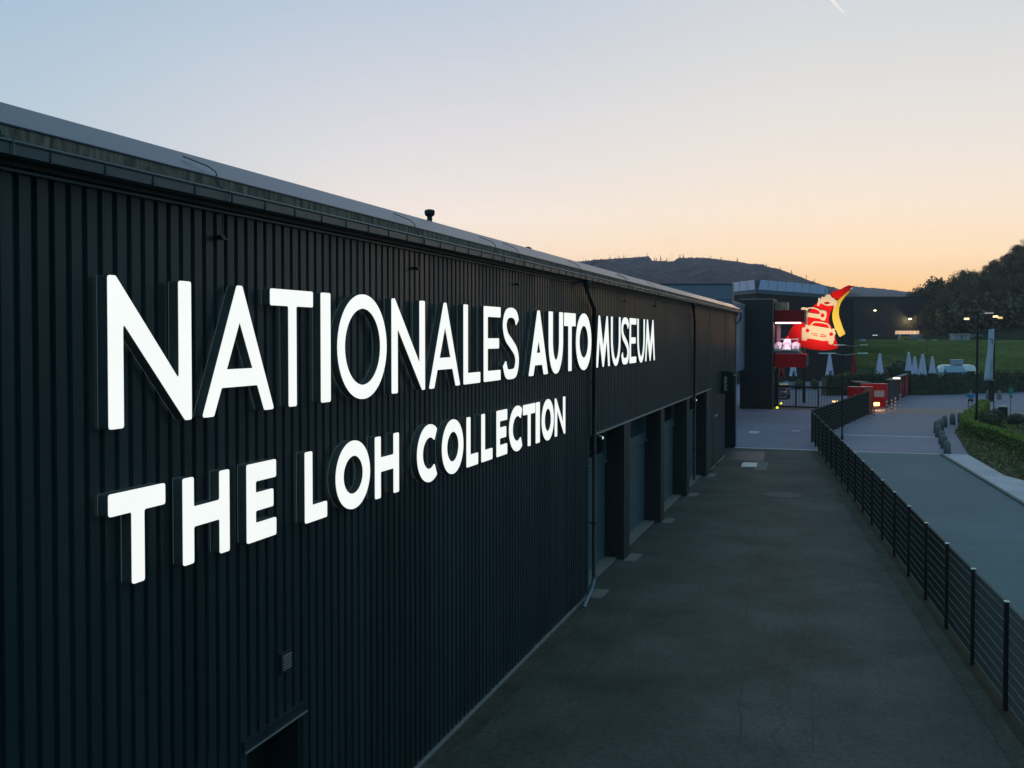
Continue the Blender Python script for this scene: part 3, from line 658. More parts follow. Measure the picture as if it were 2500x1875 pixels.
# ================================================================== MESH FENCES
def fence(a,b_,h,label,name='mesh_fence',group='dark mesh fences',span=2.55,first=0,capm=M_WHITE,dense=.05):
    a=Vector(a);b_=Vector(b_); L_=(b_-a).length; d=(b_-a)/L_; ang=math.atan2(d.y,d.x)
    r=empty(name,(a.x,a.y,0),ang,label,'fence',group)
    n=max(1,round(L_/span)); sp=L_/n; pm=None; po=None
    for i in range(n+1):
        if po is None:
            po=MB().bbox(-.038,.038,-.038,.038,0,h,.008).build('post',M_BLACK,r); ca=MB().box(-.045,.045,-.045,.045,h,h+.016).build('post_cap',capm,po)  # caps whitened in place of the sky's reflection
            p=po
        else: p=copy_tree(po,r)
        p.location=(i*sp,0,0)
        if i<n:
            if pm is None:
                b=MB(); k=0
                z=.12
                while z<h-.04:
                    b.box(0,sp,-.054,-.045,z,z+.009).box(0,sp,-.037,-.028,z,z+.009); z+=.2
                b.box(0,sp,-.055,-.027,.10,.120).box(0,sp,-.055,-.027,h-.06,h-.045)
                x=.03; b.cur=1
                while x<sp: b.box(x,x+.006,-.045,-.037,.08,h-.03); x+=dense
                pm=b.build('mesh_panel',[M_WIRE_TOPLIT,M_WIRE_SHADED],r); q=pm
            else: q=pm.copy(); COL.objects.link(q); q.parent=r
            q.location=(i*sp,0,0)
    return r
n=24; y1=65.9; y0=y1-2.567*n
fence((fenceX(y0),y0),(fenceX(y1),y1),1.93,'long dark wire mesh fence with pale capped posts running along the driveway',span=2.567)
gc=G(2120,1013.5)
fence((-1.93,66.3),(gc.x,gc.y),2.05,'second dark mesh fence, from the end of the driveway fence to the red stands',span=2.5)
# bar gate
g0=G(1889,994.5); g1=G(2056,1001.5)
dv=(g1-g0); Lg=dv.length; r=empty('sliding_gate',(g0.x,g0.y,0),math.atan2(dv.y,dv.x),'black vertical bar sliding gate across the paved entrance','gate')
MB().box(0,Lg,-.04,.04,.06,.20).box(0,Lg,-.05,.05,1.90,2.06).build('gate_frame',M_BLACK,r)
b=MB(); x=.12
while x<Lg: b.box(x,x+.028,-.014,.014,.2,1.9); x+=.135
b.build('bars',M_BLACK,r)
for q in (0,Lg*.33,Lg*.66,Lg): MB().box(q-.05,q+.05,-.05,.05,.05,2.05).build('gate_post',M_BLACK,r)
for px,py,lab in ((1897.5,998.5,'small yellow warning light at the foot of the gate post'),(1907,988,'small yellow warning light behind the gate bars')):
    p=G(px,py); r=empty('warning_light',(p.x,p.y,0),0,lab,'lamp','yellow warning lights at the gate'); r.location.z=0
    MB().lathe([(.07,0),(.07,.06)],n=10).build('lamp_base',M_BLACK,r); MB().lathe([(.10,.06),(.11,.12),(.07,.2),(.02,.22)],n=10).build('lens',M_YLAMP,r)

# ================================================================== BUILDINGS BEYOND
def bld(name,label,loc=(0,0,0)): return empty(name,loc,0,label,'building')
def wallpoly(foot,z0,z1,name,m,parent,thick=None):
    b=MB(); b.hull([(x,y,z0) for x,y in foot],[(x,y,z1) for x,y in foot]); o=b.build(name,m,parent); return recalc(o)
# grey screen wall just behind the hall
p1=HP(1788,694.5,74); p2=HP(1480,700,74.0)
gb_=bld('grey_annex','pale blue grey flat roofed annex rising behind the far end of the hall')
u=Vector((p1.x,p1.y)); v_=Vector((p2.x,p2.y)); back=(u.normalized()*6.0)
foot=[tuple(u),tuple(v_),tuple(v_+back),tuple(u+back)]
wallpoly(foot,0,p1.z,'wall',M_GREYB,gb_)
b=MB(); e=.05
b.hull([(u.x-.02,u.y-.05,0),(u.x+.10,u.y-.04,0),(u.x+.10+back.x*.02,u.y+.05,0),(u.x,u.y+.05,0)],[(u.x-.02,u.y-.05,p1.z+.06),(u.x+.10,u.y-.04,p1.z+.06),(u.x+.10,u.y+.05,p1.z+.06),(u.x,u.y+.05,p1.z+.06)])
recalc(b.build('corner_trim',mat('pinkish trim',(.42,.36,.37),rough=.4,var=.1),gb_))
b=MB(); dd=(v_-u).normalized(); nn=Vector((0,-1))
for k,z in enumerate((p1.z-1.1,)):
    a_=u+nn*.01; c_=v_+nn*.01; b.hull([(a_.x,a_.y-.02,z),(c_.x,c_.y-.02,z),(c_.x,c_.y,z),(a_.x,a_.y,z)],[(a_.x,a_.y-.02,z+.03),(c_.x,c_.y-.02,z+.03),(c_.x,c_.y,z+.03),(a_.x,a_.y,z+.03)])
recalc(b.build('panel_joint',M_DARK,gb_))
wallpoly([tuple(u+nn*.06),tuple(v_+nn*.06),tuple(v_+back),tuple(u+back)],p1.z,p1.z+.05,'roof_capping',M_DARK,gb_)
# overhanging pale box with dark undercroft
XB=-8.62
ob=bld('overhanging_box','pale grey overhanging box beside the black tower, above a dark undercroft',(XB,0,0))
zt=WX(1818,748,XB).z; zb=WX(1818,901,XB).z
MB().box(-16,0,80,94.4,zb,zt).build('wall',M_GREYB,ob)
MB().box(-16,.05,80,94.4,zt,zt+.18).build('roof_capping',mat('rose capping',(.40,.34,.34),rough=.4,var=.1),ob)
MB().box(-16,-4.0,80,110,0,zb).build('undercroft_wall',M_BLACK,ob)
MB().box(-.16,-.02,80.2,80.36,0,zb).build('column',M_GREYB,ob)
# black tower block
pL=G(1818,998); pR=G(1886,998)
Yb=94.7
xl=WX(1818,900,-8.58).x; 
bt=bld('black_tower','tall plain black tower block left of the red showcase',(0,0,0))
ztop=H+ (820-730.5)/F_PX*HP(1850,820,92.9).dot(FH)
d_=HP(1850,820,1).dot(FH)
def atY(px,Y): r=ray(px,820); return CAM.x+r.x*(Y/r.y)
xl=atY(1815,Yb)-.3; xr=atY(1886,Yb); dpt=Vector((xr,Yb,0)).dot(FH); ztop=H+(820-731)/F_PX*dpt
MB().box(xl,xr,Yb,Yb+5.5,0,ztop).build('wall',M_BLKBOX,bt)
MB().box(xl-.02,xr+.06,Yb-.04,Yb+5.5,ztop,ztop+.07).build('roof_capping',mat('pale capping',(.40,.30,.27),rough=.5,var=.1),bt)
MB().box(xr+.004,xr+.07,Yb-.03,Yb+.16,0,ztop).build('corner_trim',mat('copper trim',(.25,.16,.13),rough=.4,metal=.5,var=.1),bt)
# small glass box on the tower's side, warm light put into its colour
MB().box(xr+.02,xr+1.15,Yb+3,Yb+5.2,ztop-2.05,ztop-.15).build('side_cabin',mat('warm beige panel',(.42,.30,.24),rough=.4,var=.4,scale=2),bt)

# ================================================================== RACE CAR SHOWCASE
YS=96.2
sc=empty('race_car_showcase',(xr+.1,YS,0),0,'red open showcase beside the black tower, glowing pink inside','showcase')
xa=xr+.1; dS=Vector((xa+1.8,YS,0)).dot(FH)
def zS(y): return H+(820-y)/F_PX*dS
def xS(px): return atY(px,YS)-xa
z757,z787,z868,z896=zS(757),zS(786.5),zS(867),zS(897)
X0,X1=0.0,xS(1963)
MB().box(X0,X1,0,4.2,z787,z757).build('roof_beam',mat('deep red panel',(.36,.010,.014),spec=.2,rough=.5,var=.1),sc)
MB().box(X1,X1+.16,.1,4.2,z787-.2,z757+.0).build('beam_end',mat('pale acrylic end',(.35,.30,.28),rough=.3,var=.1),sc)
MB().box(X0+.05,xS(1955),.15,.32,z787-.13,z787-.002).build('led_strip',M_LED,sc)
MB().box(X0+.02,xS(1900),2.6,3.9,z868,z787-.2).build('side_pier',mat('mauve light-tinted column',(.35,.20,.28),rough=.5,var=.1),sc)  # purple showcase light put into the column colour
MB().box(X0,xS(1968),-.1,4.2,z896,z868).build('plinth',mat('red plinth',(.62,.010,.014),spec=.2,rough=.5,var=.1),sc)
MB().box(X0+.02,xS(1966),-.13,4.15,z868,z868+.10).build('plinth_top',M_RED,sc)
MB().box(xS(1968),xS(1970.5),.0,4.15,z896+.1,z868).build('end_glass',mat('mauve glass',(.16,.12,.2),rough=.2,var=.1),sc)
MB().box(X0+.0,.18,2.5,4.2,0,z896).build('support',M_DARK,sc)
MB().box(X0-.1,X1,4.1,4.2,z868,z787).build('rear_panel',mat('smoked rear glass',(.03,.03,.035),rough=.2,var=.1),sc) if False else None
al=bpy.data.lights.new('showcase_light','AREA'); al.energy=75; al.color=(1,.62,.78); al.shape='RECTANGLE'; al.size=3; al.size_y=1.5
ao=bpy.data.objects.new('showcase_light',al); COL.objects.link(ao); ao.location=(xa+1.5,YS+1.0,z787-.25)
# race car, front towards the camera, nose at -Y
rc=empty('race_car',(xa+(xS(1889)+xS(1951))/2,YS+.45,z868+.24),0,'white open top racing car lit pink inside the red showcase','race car')
M_CAR=mat('white car paint',(.80,.78,.80),rough=.2,coat=.6,var=.06,scale=6)
W2=(xS(1951)-xS(1889))/2
def pod(s):
    b=MB(); x0=s*W2; x1=s*W2*.42
    ring=lambda y,zb_,zt_,xi,xo:[(xi,y,zb_),(xo,y,zb_),(xo,y,zt_*.8),((xi+xo)/2+.1*s*0,y,zt_),(xi,y,zt_*.86)]
    rs=[ring(-.1,.10,.35,x1*1.1,x0*.95),ring(.25,.05,.80,x1,x0),ring(.8,.04,.98,x1*.98,x0),ring(1.5,.04,.80,x1,x0),ring(2.3,.04,.70,x1,x0*.98),ring(2.9,.1,.95,x1,x0),ring(3.3,.2,.8,x1,x0)]
    vs=sum(rs,[]); fs=[(0,1,2,3,4),tuple(range(34,29,-1))]
    for i in range(6):
        for k in range(5): j=(k+1)%5; fs.append((i*5+k,i*5+j,i*5+5+j,i*5+5+k))
    b.add(vs,fs); o=recalc(b.build('wheel_pod',M_CAR,rc,smooth=False))
    MB().lathe([(.33,-.14),(.36,-.10),(.36,.10),(.33,.14)],(s*(W2-.28),.55,.33),18,'x').build('wheel',M_BLACK,rc)
pod(1);pod(-1)
b=MB()
def rg(y,hw,zb_,zt_): return [(-hw,y,zb_),(hw,y,zb_),(hw*.9,y,zt_*.7+zb_*.3),(hw*.45,y,zt_),(-hw*.45,y,zt_),(-hw*.9,y,zt_*.7+zb_*.3)]
rs=[rg(-.25,.42,.12,.28),rg(.2,.44,.12,.55),rg(.8,.44,.1,.70),rg(1.4,.45,.1,.82),rg(2.2,.5,.1,.80),rg(3.3,.45,.1,.7)]
vs=sum(rs,[]); fs=[(0,1,2,3,4,5),tuple(range(35,29,-1))]
for i in range(5):
    for k in range(6): j=(k+1)%6; fs.append((i*6+k,i*6+j,i*6+6+j,i*6+6+k))
recalc(b.add(vs,fs).build('nose_and_tub',M_CAR,rc))
recalc(MB().hull([(-.42,.9,.7),(.42,.9,.7),(.35,2.0,.75),(-.35,2.0,.75)],[(-.26,1.15,1.22),(.26,1.15,1.22),(.2,1.9,1.25),(-.2,1.9,1.25)]).build('cockpit_hood',M_CAR,rc))
MB().lathe([(.10,1.2),(.15,1.28),(.13,1.40),(.04,1.46)],(0.03,1.3,0),12).build('roll_hoop_cap',M_RED,rc)
MB().box(-W2*.92,-.4,-.35,.3,.02,.07).box(.4,W2*.92,-.35,.3,.02,.07).box(-.42,.42,-.4,.1,.02,.10).build('splitter',M_BLACK,rc)
MB().box(-W2*.8,W2*.8,3.0,3.45,1.14,1.24).build('rear_wing',M_CAR,rc)
MB().box(-W2*.8,-W2*.76,2.8,3.5,.8,1.3).box(W2*.76,W2*.8,2.8,3.5,.8,1.3).build('wing_endplate',M_CAR,rc)
recalc(MB().hull([(W2*.62,-.13,.3),(W2*.95,-.05,.28),(W2*.97,.2,.55),(W2*.66,.12,.6)],[(W2*.62,-.12,.32),(W2*.95,-.06,.30),(W2*.97,.18,.57),(W2*.66,.10,.62)]).build('headlight',M_GLASS,rc))
recalc(MB().hull([(-W2*.95,-.05,.28),(-W2*.62,-.13,.3),(-W2*.66,.12,.6),(-W2*.97,.2,.55)],[(-W2*.95,-.06,.30),(-W2*.62,-.12,.32),(-W2*.66,.10,.62),(-W2*.97,.18,.57)]).build('headlight',M_GLASS,rc))
MB().box(xa+.05,xa+xS(1955),YS+.1,YS+4.0,z868+.10,z868+.24).build('car_ramp',mat('pale grey ramp',(.30,.27,.31),rough=.5,var=.2))
tag(bpy.data.objects['car_ramp'],'low pale ramp under the white racing car','ramp')

# ================================================================== SCULPTURAL ROAD SIGN
YR=104.5; s3=250/2209
rs_=empty('car_road_sign',(atY(1990,YR),YR,0),0,'tall curved red road sculpture carrying three cream car outlines and a yellow stripe','sign')
dR=Vector((rs_.location.x,YR,0)).dot(FH)
def q2(x,y,Y=YR):
    r=ray(1850+x*s3,680+y*s3); p=CAM+r*(Y/r.y); return (p.x-rs_.location.x,p.z)
def shape(loops,name,m,y,half,parent=rs_,rr=.0):
    lp=[[q2(*p) for p in l_] for l_ in loops]
    return extrude(lp,half,lambda u,v,w_:Vector((u,y+w_,v)),name,m,parent)
def circ(cx,cy,r,ry=None,n=20): return [(cx+r*math.cos(6.2832*i/n),cy+(ry or r)*math.sin(6.2832*i/n)) for i in range(n)]
road=[(1960,145),(2090,172),(2040,215),(1990,245),(1900,320),(1800,412),(1720,490),(1650,590),(1600,670),(1560,750),(1538,850),(1540,950),(1600,1050),(1660,1200),(1700,1350),(1735,1490),(1680,1515),(1600,1535),(1500,1548),(1400,1552),(1200,1530),(1100,1512),(1000,1490),(880,1440),(760,1370),(650,1260),(660,1190),(700,1110),(780,990),(870,935),(960,880),(1050,800),(1120,710),(1180,610),(1290,520),(1380,420),(1560,345),(1640,280),(1770,240),(1880,182)]
shape([road],'road_band',M_ROADRED,0,.22)
shape([[(2050,185),(2065,200),(2035,240),(1995,240),(1990,225)]],'tip_panel',M_WHITE,-.26,.03)
yel=[(1990,262),(2002,278),(1950,325),(1890,385),(1830,460),(1785,540),(1755,640),(1748,760),(1765,850),(1790,930),(1835,1060),(1888,1175),(1885,1200),(1830,1232),(1775,1265),(1755,1250),(1715,1170),(1670,1080),(1630,960),(1610,860),(1608,760),(1622,680),(1650,600),(1715,480),(1780,420),(1850,360),(1935,285)]
shape([yel],'yellow_stripe',M_YEL,-.02,.20)
car3=[(950,1330),(957,1060),(1022,1052),(1030,1012),(1070,985),(1100,1010),(1108,1035),(1135,1005),(1170,955),(1200,932),(1240,924),(1380,935),(1500,962),(1550,1010),(1580,1090),(1605,1092),(1645,1076),(1675,1095),(1662,1130),(1688,1180),(1655,1240),(1655,1330),(1636,1348),(1628,1405),(1600,1425),(1545,1420),(1525,1390),(1525,1345),(1455,1340),(1440,1350),(1160,1300),(1075,1290),(1062,1330),(1030,1348)]
scr=[(1165,1012),(1200,968),(1235,956),(1375,963),(1490,990),(1520,1020),(1545,1072)]
gr1=[(1155,1180),(1290,1188),(1290,1204),(1160,1196)]; gr2=[(1165,1212),(1290,1228),(1290,1246),(1200,1228)]
gr3=[(1350,1196),(1480,1220),(1480,1234),(1350,1214)]; gr4=[(1350,1236),(1485,1246),(1470,1264),(1350,1258)]
shape([car3,scr,circ(1075,1120,42),circ(1585,1200,42),gr1,gr2,gr3,gr4],'car_relief',M_CREAM,-.40,.06)
car2=[(930,680),(938,640),(955,624),(1000,620),(1085,637),(1120,620),(1200,620),(1300,650),(1355,690),(1390,680),(1470,702),(1492,730),(1490,800),(1468,860),(1452,908),(1380,900),(1342,868),(1060,825),(1055,770),(1075,740),(1020,688)]
win2=[(1082,690),(1095,665),(1125,650),(1220,655),(1310,690),(1346,740),(1335,768),(1300,768),(1092,737)]
shape([car2,win2,circ(1400,795,44)],'car_relief',M_CREAM,-.40,.06)
car1=[(1312,430),(1322,418),(1352,424),(1356,450),(1370,445),(1378,400),(1405,394),(1418,408),(1440,405),(1470,370),(1500,350),(1540,346),(1575,368),(1600,410),(1622,428),(1650,424),(1662,440),(1658,490),(1672,465),(1715,470),(1708,540),(1690,635),(1642,628),(1648,575),(1600,588),(1520,592),(1460,580),(1400,545),(1345,540),(1325,598),(1282,590),(1300,500)]
shape([car1,circ(1495,528,64,26)],'car_relief',M_CREAM,-.40,.06)
for l_ in (scr,circ(1075,1120,42),circ(1585,1200,42)): pass
b=MB(); px0,pz0=q2(1000,1490); b.box(px0-.12,px0+.12,.3,.6,-0,pz0+1.5)
o=b.build('mast',M_BLACK,rs_); o.location.z=0
sl=bpy.data.lights.new('sign_spot','SPOT'); sl.energy=4200; sl.color=(1,.80,.58); sl.spot_size=R(48); sl.spot_blend=.9; sl.shadow_soft_size=.3
p=q2(1180,960); s_o=bpy.data.objects.new('sign_spot',sl); COL.objects.link(s_o); s_o.location=(rs_.location.x+p[0]+.8,YR-9.5,p[1]-2.2)
tgt=q2(1400,1000); dv=Vector((rs_.location.x+tgt[0],YR,tgt[1]+.8))-s_o.location; s_o.rotation_euler=dv.to_track_quat('-Z','Y').to_euler()
# ================================================================== MUSEUM BUILDING WITH BAND
def at(px,d,z=0.0):
    p=HP(px,820,d); return (p.x,p.y)
mb=bld('museum_building','large dark museum building with a pale blue band of panels along its roofline')
A=at(1740,150);B_=at(1792,143.4); C_=at(1847,136); D_=at(2008,151.6); E_=at(2083,159); Fb=at(2083,190); Gb=at(1760,190)
ZT=12.75
def wal(a,b_,z0,z1,name,m,parent,t=.3,off=0.0):
    a=Vector(a);b_=Vector(b_); d=(b_-a).normalized(); n=Vector((d.y,-d.x))
    if n.dot(Vector((0,-1)))<0: n=-n
    a=a+n*off; b_=b_+n*off; c_=b_-n*t; e_=a-n*t
    o=MB().hull([(p.x,p.y,z0) for p in (a,b_,c_,e_)],[(p.x,p.y,z1) for p in (a,b_,c_,e_)]).build(name,m,parent); return recalc(o)
foot=[A,B_,C_,E_,Fb,Gb]
wallpoly(foot,0,ZT-.5,'wall',M_MUS,mb)
# seams
def seams(a,b_,z0,z1,step,parent,name='seam',m=M_DARK,w_=.05,off=.03):
    a=Vector(a);b_=Vector(b_); d=(b_-a); L_=d.length; d/=L_; n=Vector((d.y,-d.x)); b=MB()
    if n.dot(Vector((0,-1)))<0: n=-n
    x=step/2
    while x<L_:
        p=a+d*x; q=p+d*w_; r_=q+n*off; s_=p+n*off
        b.hull([(v.x,v.y,z0) for v in (p,q,r_,s_)],[(v.x,v.y,z1) for v in (p,q,r_,s_)]); x+=step
    return recalc(b.build(name,m,parent))
seams(C_,E_,0,ZT-.5,.55,mb,'facade_seams',mat('bronze seam',(.05,.042,.04),rough=.5,var=.1)); seams(B_,C_,0,ZT-.5,.55,mb,'facade_seams',M_DARK)
def band(a,b_,n,lean=.5):
    a=Vector(a);b_=Vector(b_); d=(b_-a)/n; nn=Vector((d.y,-d.x)).normalized()
    if nn.dot(Vector((0,-1)))<0: nn=-nn
    fr=MB(); ex=d.normalized()*lean
    for k in range(n):
        p=a+d*(k+.03)+nn*.25; q=a+d*(k+.97)+nn*.25
        b=MB().hull([(p.x,p.y,ZT),(q.x,q.y,ZT),(q.x-nn.x*.08,q.y-nn.y*.08,ZT),(p.x-nn.x*.08,p.y-nn.y*.08,ZT)],
              [((p+ex).x,(p+ex).y,ZT+1.3),((q+ex).x,(q+ex).y,ZT+1.3),((q+ex).x,(q+ex).y+.08,ZT+1.3),((p+ex).x,(p+ex).y+.08,ZT+1.3)])
        recalc(b.build('band_panel',M_BAND,mb))
    p=a;q=b_
    b=MB().hull([(v.x,v.y,ZT-.5) for v in (a,b_,b_-nn*-.15,a-nn*-.15)],[(v.x,v.y,ZT+1.25) for v in (a,b_,b_-nn*-.15,a-nn*-.15)])
    recalc(b.build('band_frame',mat('steel blue frame',(.10,.13,.18),rough=.5,var=.05),mb))
band(B_,C_,3,-.15); band(C_,D_,8)
D2=Vector(D_)+(Vector(E_)-Vector(D_))*.07; D3=Vector(D_)+(Vector(E_)-Vector(D_))*.12
wal(D2,D3,ZT-.3,ZT+.95,'band_panel',M_BAND,mb,.1,.2)
wal(E_,at(2079,158.7),0,ZT-.5,'corner_fin',M_BLACK,mb,.3,.15)
# dark hall on the plateau
ZP=5.7
dh=bld('plateau_hall','wide plain dark hall on the plateau behind the grass bank')
def zat(y,d): return H+(820-y)/F_PX*d
P=[at(2040,232),at(2267,232),at(2284,250),at(2060,275)]
wallpoly(P,ZP-1,zat(727,232),'wall',mat('far dark facade',(.046,.036,.050),rough=.7,var=.12,scale=.4),dh)
def fcap():
    a=Vector(P[0]);b_=Vector(P[1]); wal(a,b_,zat(727,232),zat(727,232)+.25,'roof_capping',M_DARK,dh,.4,.1)
fcap()
def light(name,loc,e,col,r=.15):
    l_=bpy.data.lights.new(name,'POINT'); l_.energy=e; l_.color=col; l_.shadow_soft_size=r; o=bpy.data.objects.new(name,l_); COL.objects.link(o); o.location=loc
def walllamp(px,py,d,es,label,m=M_WARM,e=0,sc=1.0,col=(1,.9,.4)):
    p=HP(px,py,d); r=empty('wall_lamp',p,0,label,'lamp')
    MB().box(-.25*sc,.25*sc,.0,.8,.10*sc,.2*sc).build('lamp_hood',M_DARK,r)
    MB().lathe([(.05,-.12*sc),(.22*sc,-.05*sc),(.24*sc,.04*sc),(.1*sc,.1*sc)],n=12).build('lens',m,r)
    if e: light('wall_lamp_light',p+Vector((0,-.25,-.35)),e,col,.1)
M_YG=glow('greenish yellow lamp',(1,.9,.42),5)
walllamp(2222,778.5,230.8,5,'bright yellowish lamp high on the plateau hall, casting a cone of light on the wall',M_YG,200,1.4)
walllamp(2136,758,230.8,4,'small yellow lamp high on the plateau hall near the road sculpture',M_YG,0,1.3)
walllamp(2133,818.5,231,1,'faint pale lamp low on the plateau hall, left of its neighbour',glow('dim lamp',(.75,.8,.9),.5),0,1.2)
walllamp(2139.5,818.5,231,1,'faint pale lamp low on the plateau hall, right of its neighbour',MATS['dim lamp'],0,1.2)
# stacks on the plateau
def boxthing(px0,px1,y0,y1,d,depth,name,m,label,cat,parent=None,z0=None):
    a=at(px0,d);b_=at(px1,d); zb_=zat(y1,d) if z0 is None else z0; zt_=zat(y0,d)
    r=parent or empty(name,(a[0],a[1],zb_),YAW,label,cat)
    L_=(Vector(b_)-Vector(a)).length
    return r,L_,zt_-zb_
r,L_,h_=boxthing(2193,2252,807,832,214,4,'container_stack',M_PALE,'pale crates with a glow painted in, stacked on a grey shed at the top of the grass bank','shed')
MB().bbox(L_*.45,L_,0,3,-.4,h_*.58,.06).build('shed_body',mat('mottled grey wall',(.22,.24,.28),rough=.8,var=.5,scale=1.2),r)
for k in range(5): MB().bbox(L_*(.03+.135*k),L_*(.155+.135*k),.6,2.2,h_*.66,h_*.98,.08).build('crate',glow('glowing salmon crate',(1,.56,.33),.62),r)  # lamplight on the crates put in as their own glow
MB().bbox(L_*.75,L_*.92,.6,2.2,h_*.66,h_*.98,.08).build('crate',MATS['glowing salmon crate'],r)
MB().box(.2,L_*.8,.3,2.6,h_*.56,h_*.66).build('shelf',M_WALK,r)
MB().tube([(0,0,-.3),(L_*.06,0,h_*.45),(L_*.08,0,h_*.6)],.16,6).build('strut',M_WALK,r)
MB().box(L_*.18,L_*.44,.2,2.5,h_*.42,h_*.56).build('canopy',M_BLACK,r)
r,L_,h_=boxthing(2199,2219,818,832,213,2,'yellow_container',M_YEL,'yellow container under the dark canopy on the grass bank','container')
MB().bbox(0,L_,-.2,1.8,-.4,h_*.75,.08).build('body',mat('ochre panel',(.40,.26,.04),rough=.6,var=.2),r); MB().box(L_*.45,L_*.6,-.22,-.2,0,h_*.55).build('door_gap',M_DARK,r)
r,L_,h_=boxthing(2331,2368,814.5,832,201,3,'site_container',M_WHITE,'small mottled white site container on the bank below the trees','container')
MB().bbox(0,L_,0,2.5,-.5,h_*.86,.05).build('body',mat('mottled white wall',(.36,.36,.42),rough=.7,var=.35,scale=1.2),r)
MB().box(-.1,L_+.1,-.1,2.6,h_*.86,h_*1.0).build('roof',mat('beige roof',(.45,.36,.30),rough=.7,var=.15),r)
MB().box(L_*.44,L_*.5,-.02,0,0,h_*.8).build('door_gap',M_DARK,r)
r,L_,h_=boxthing(2373,2403,818,828,202,2,'parked_van',M_WHITE,'dim pale parked van at the crest right of the site container','van')
recalc(MB().hull([(0,0,.2),(L_,0,.2),(L_,1.8,.2),(0,1.8,.2)],[(.1,.1,1.0),(L_-.5,.1,.9),(L_-.5,1.7,.9),(.1,1.7,1.0)]).build('body',mat('dim teal paint',(.10,.15,.17),rough=.5,var=.3),r))
for q in (.6,L_-.7): MB().lathe([(.3,-.1),(.3,.1)],(q,0,.3),12,'y').build('wheel',M_BLACK,r)
r,L_,h_=boxthing(2101,2114,829,833,186,2,'cover_box',M_WHITE,'flat pale box on the crest of the grass bank near the museum corner','box')
MB().bbox(0,L_,0,1,-.3,.35,.05).build('body',M_BAND,r)

# ================================================================== STREET LAMPS
def lamp_post(px,py,top_y,label,heads,hl,m=M_PALE,group='street lamps',r0=.055,d=None,dim=None):
    base=G(px,py) if d is None else Vector((*at(px,d),0)); dd=base.dot(FH); z=H+(820-top_y)/F_PX*dd
    r=empty('street_lamp',(base.x,base.y,0),YAW,label,'street lamp',group)
    MB().tube([(0,0,0),(0,0,z*.55),(0,0,z-.02)],r0,8,r0*.7).lathe([(r0*1.7,0),(r0*1.6,.25),(r0*1.1,.28)],n=10).build('pole',M_BLACK,r)
    for a,b_ in heads:
        s_=1 if b_>0 else -1
        MB().tube([(0,0,z-.10),(a*.5,0,z-.07),(a,0,z)],.022,6).build('arm',M_TRIM,r)
        hd=MB().bbox(min(a,b_),max(a,b_),-.13,.13,z-.02,z+.045,.015).build('lamp_head',M_WHITE,r)
    return r,z
lamp_post(2056,1074,863,'slim double armed street lamp at the corner of the mesh fences',[(-.45,-1.5),(.95,1.55)],1)
lamp_post(2076,990,842.5,'double armed street lamp farther back, behind the red stands',[(-.5,-1.6),(.9,1.6)],1)
lamp_post(2263,922,830,'double armed street lamp in front of the grass bank',[(-.4,-1.5),(.85,1.5)],1)
r,z=lamp_post(2384,1045,764,'tall thick street lamp standing in the planted bed, lit head to the right',[(.55,1.10)],1,r0=.10)
MB().box(.50,1.08,-.12,.12,z-.035,z-.02).build('lens',glow('pinkish lamp',(1,.62,.42),1.1),r)
def farlamp(px,py,d,label,two=False):
    zt=zat(py,d); a=at(px+2,d); r=empty('street_lamp',(a[0],a[1],5.7),YAW,label,'street lamp','lit street lamps before the wood')
    MB().tube([(0,0,0),(0,0,zt-5.7)],.08,6).build('pole',M_DARK,r)
    MB().bbox(-.85,.1,-.2,.2,zt-5.7-.1,zt-5.7+.3,.08).build('lamp_head',glow('far lamp',(1,.78,.42),1.5) if 'far lamp' not in MATS else MATS['far lamp'],r)
    if two: MB().bbox(.15,1.0,-.2,.2,zt-5.7-.35,zt-5.7+.05,.08).build('lamp_head',glow('orange far lamp',(1,.55,.25),1.0),r)
farlamp(2362,779.5,204,'single lit street lamp before the wood, left of the tall lamp head')
farlamp(2432.5,774,204,'street lamp with two lit heads before the wood, above the white flag',True)
# thin mast with pale square head behind the flag
b=empty('thin_mast',(*at(2426,122),0),YAW,'thin dark mast rising just behind the white flag','mast')
MB().tube([(0,0,0),(0,0,zat(796,122))],.05,6).build('pole',M_BLACK,b); MB().box(-.2,.1,-.1,.1,zat(797,122),zat(795,122)).build('head',M_CONC,b)

# ================================================================== FLAG
base=G(2426,1010); dF=base.dot(FH)
fl=empty('flagpole_banner',(base.x,base.y,0),YAW,'tall white banner flag with faint red and grey print on a dark pole','flag')
ztop=zat(800,dF)
MB().tube([(0,0,0),(0,0,ztop)],.045,8).build('pole',M_BLACK,fl)
k=dF/F_PX
def fp(px,py): return ((px-2426)*k,zat(py,dF))
b=MB(); vs=[];n=16
for i in range(n+1):
    f=i/n; y=803+126*f
    xl_=2411-1*f if f<.35 else 2411-12*((f-.35)/.65)**1.2
    xr_=2424.5
    for j in range(7):
        g_=j/6; x=(xl_+(xr_-xl_)*g_-2426)*k; vs.append((x,.06*math.sin(g_*5+f*4)*(1+f),zat(y,dF)))
fs=[(i*7+j,i*7+j+1,i*7+j+8,i*7+j+7) for i in range(n) for j in range(6)]
o=b.add(vs,fs).build('banner',mat('white flag cloth',(.58,.62,.76),rough=.85,var=.05,scale=3),fl,smooth=True)
sm=o.modifiers.new('t','SOLIDIFY'); sm.thickness=.01
b=MB(); rr=random.Random(3)
def mark(px,py,w_,h__): b.box((px-2426)*k,(px+w_-2426)*k,-.16,-.155,zat(py+h__,dF),zat(py,dF))
for px,py,w_,h__ in ((2413,826.5,3,2.4),(2416,828,3.4,2.6),(2418,830.5,2.6,3),(2416.5,834,2.4,2.6),(2418,837,3,1.8),(2417.5,839.5,2.4,1.6)): mark(px,py,w_,h__)
b.build('red_print',mat('flag print',(.30,.07,.14),rough=.9,var=.3,scale=8),fl)
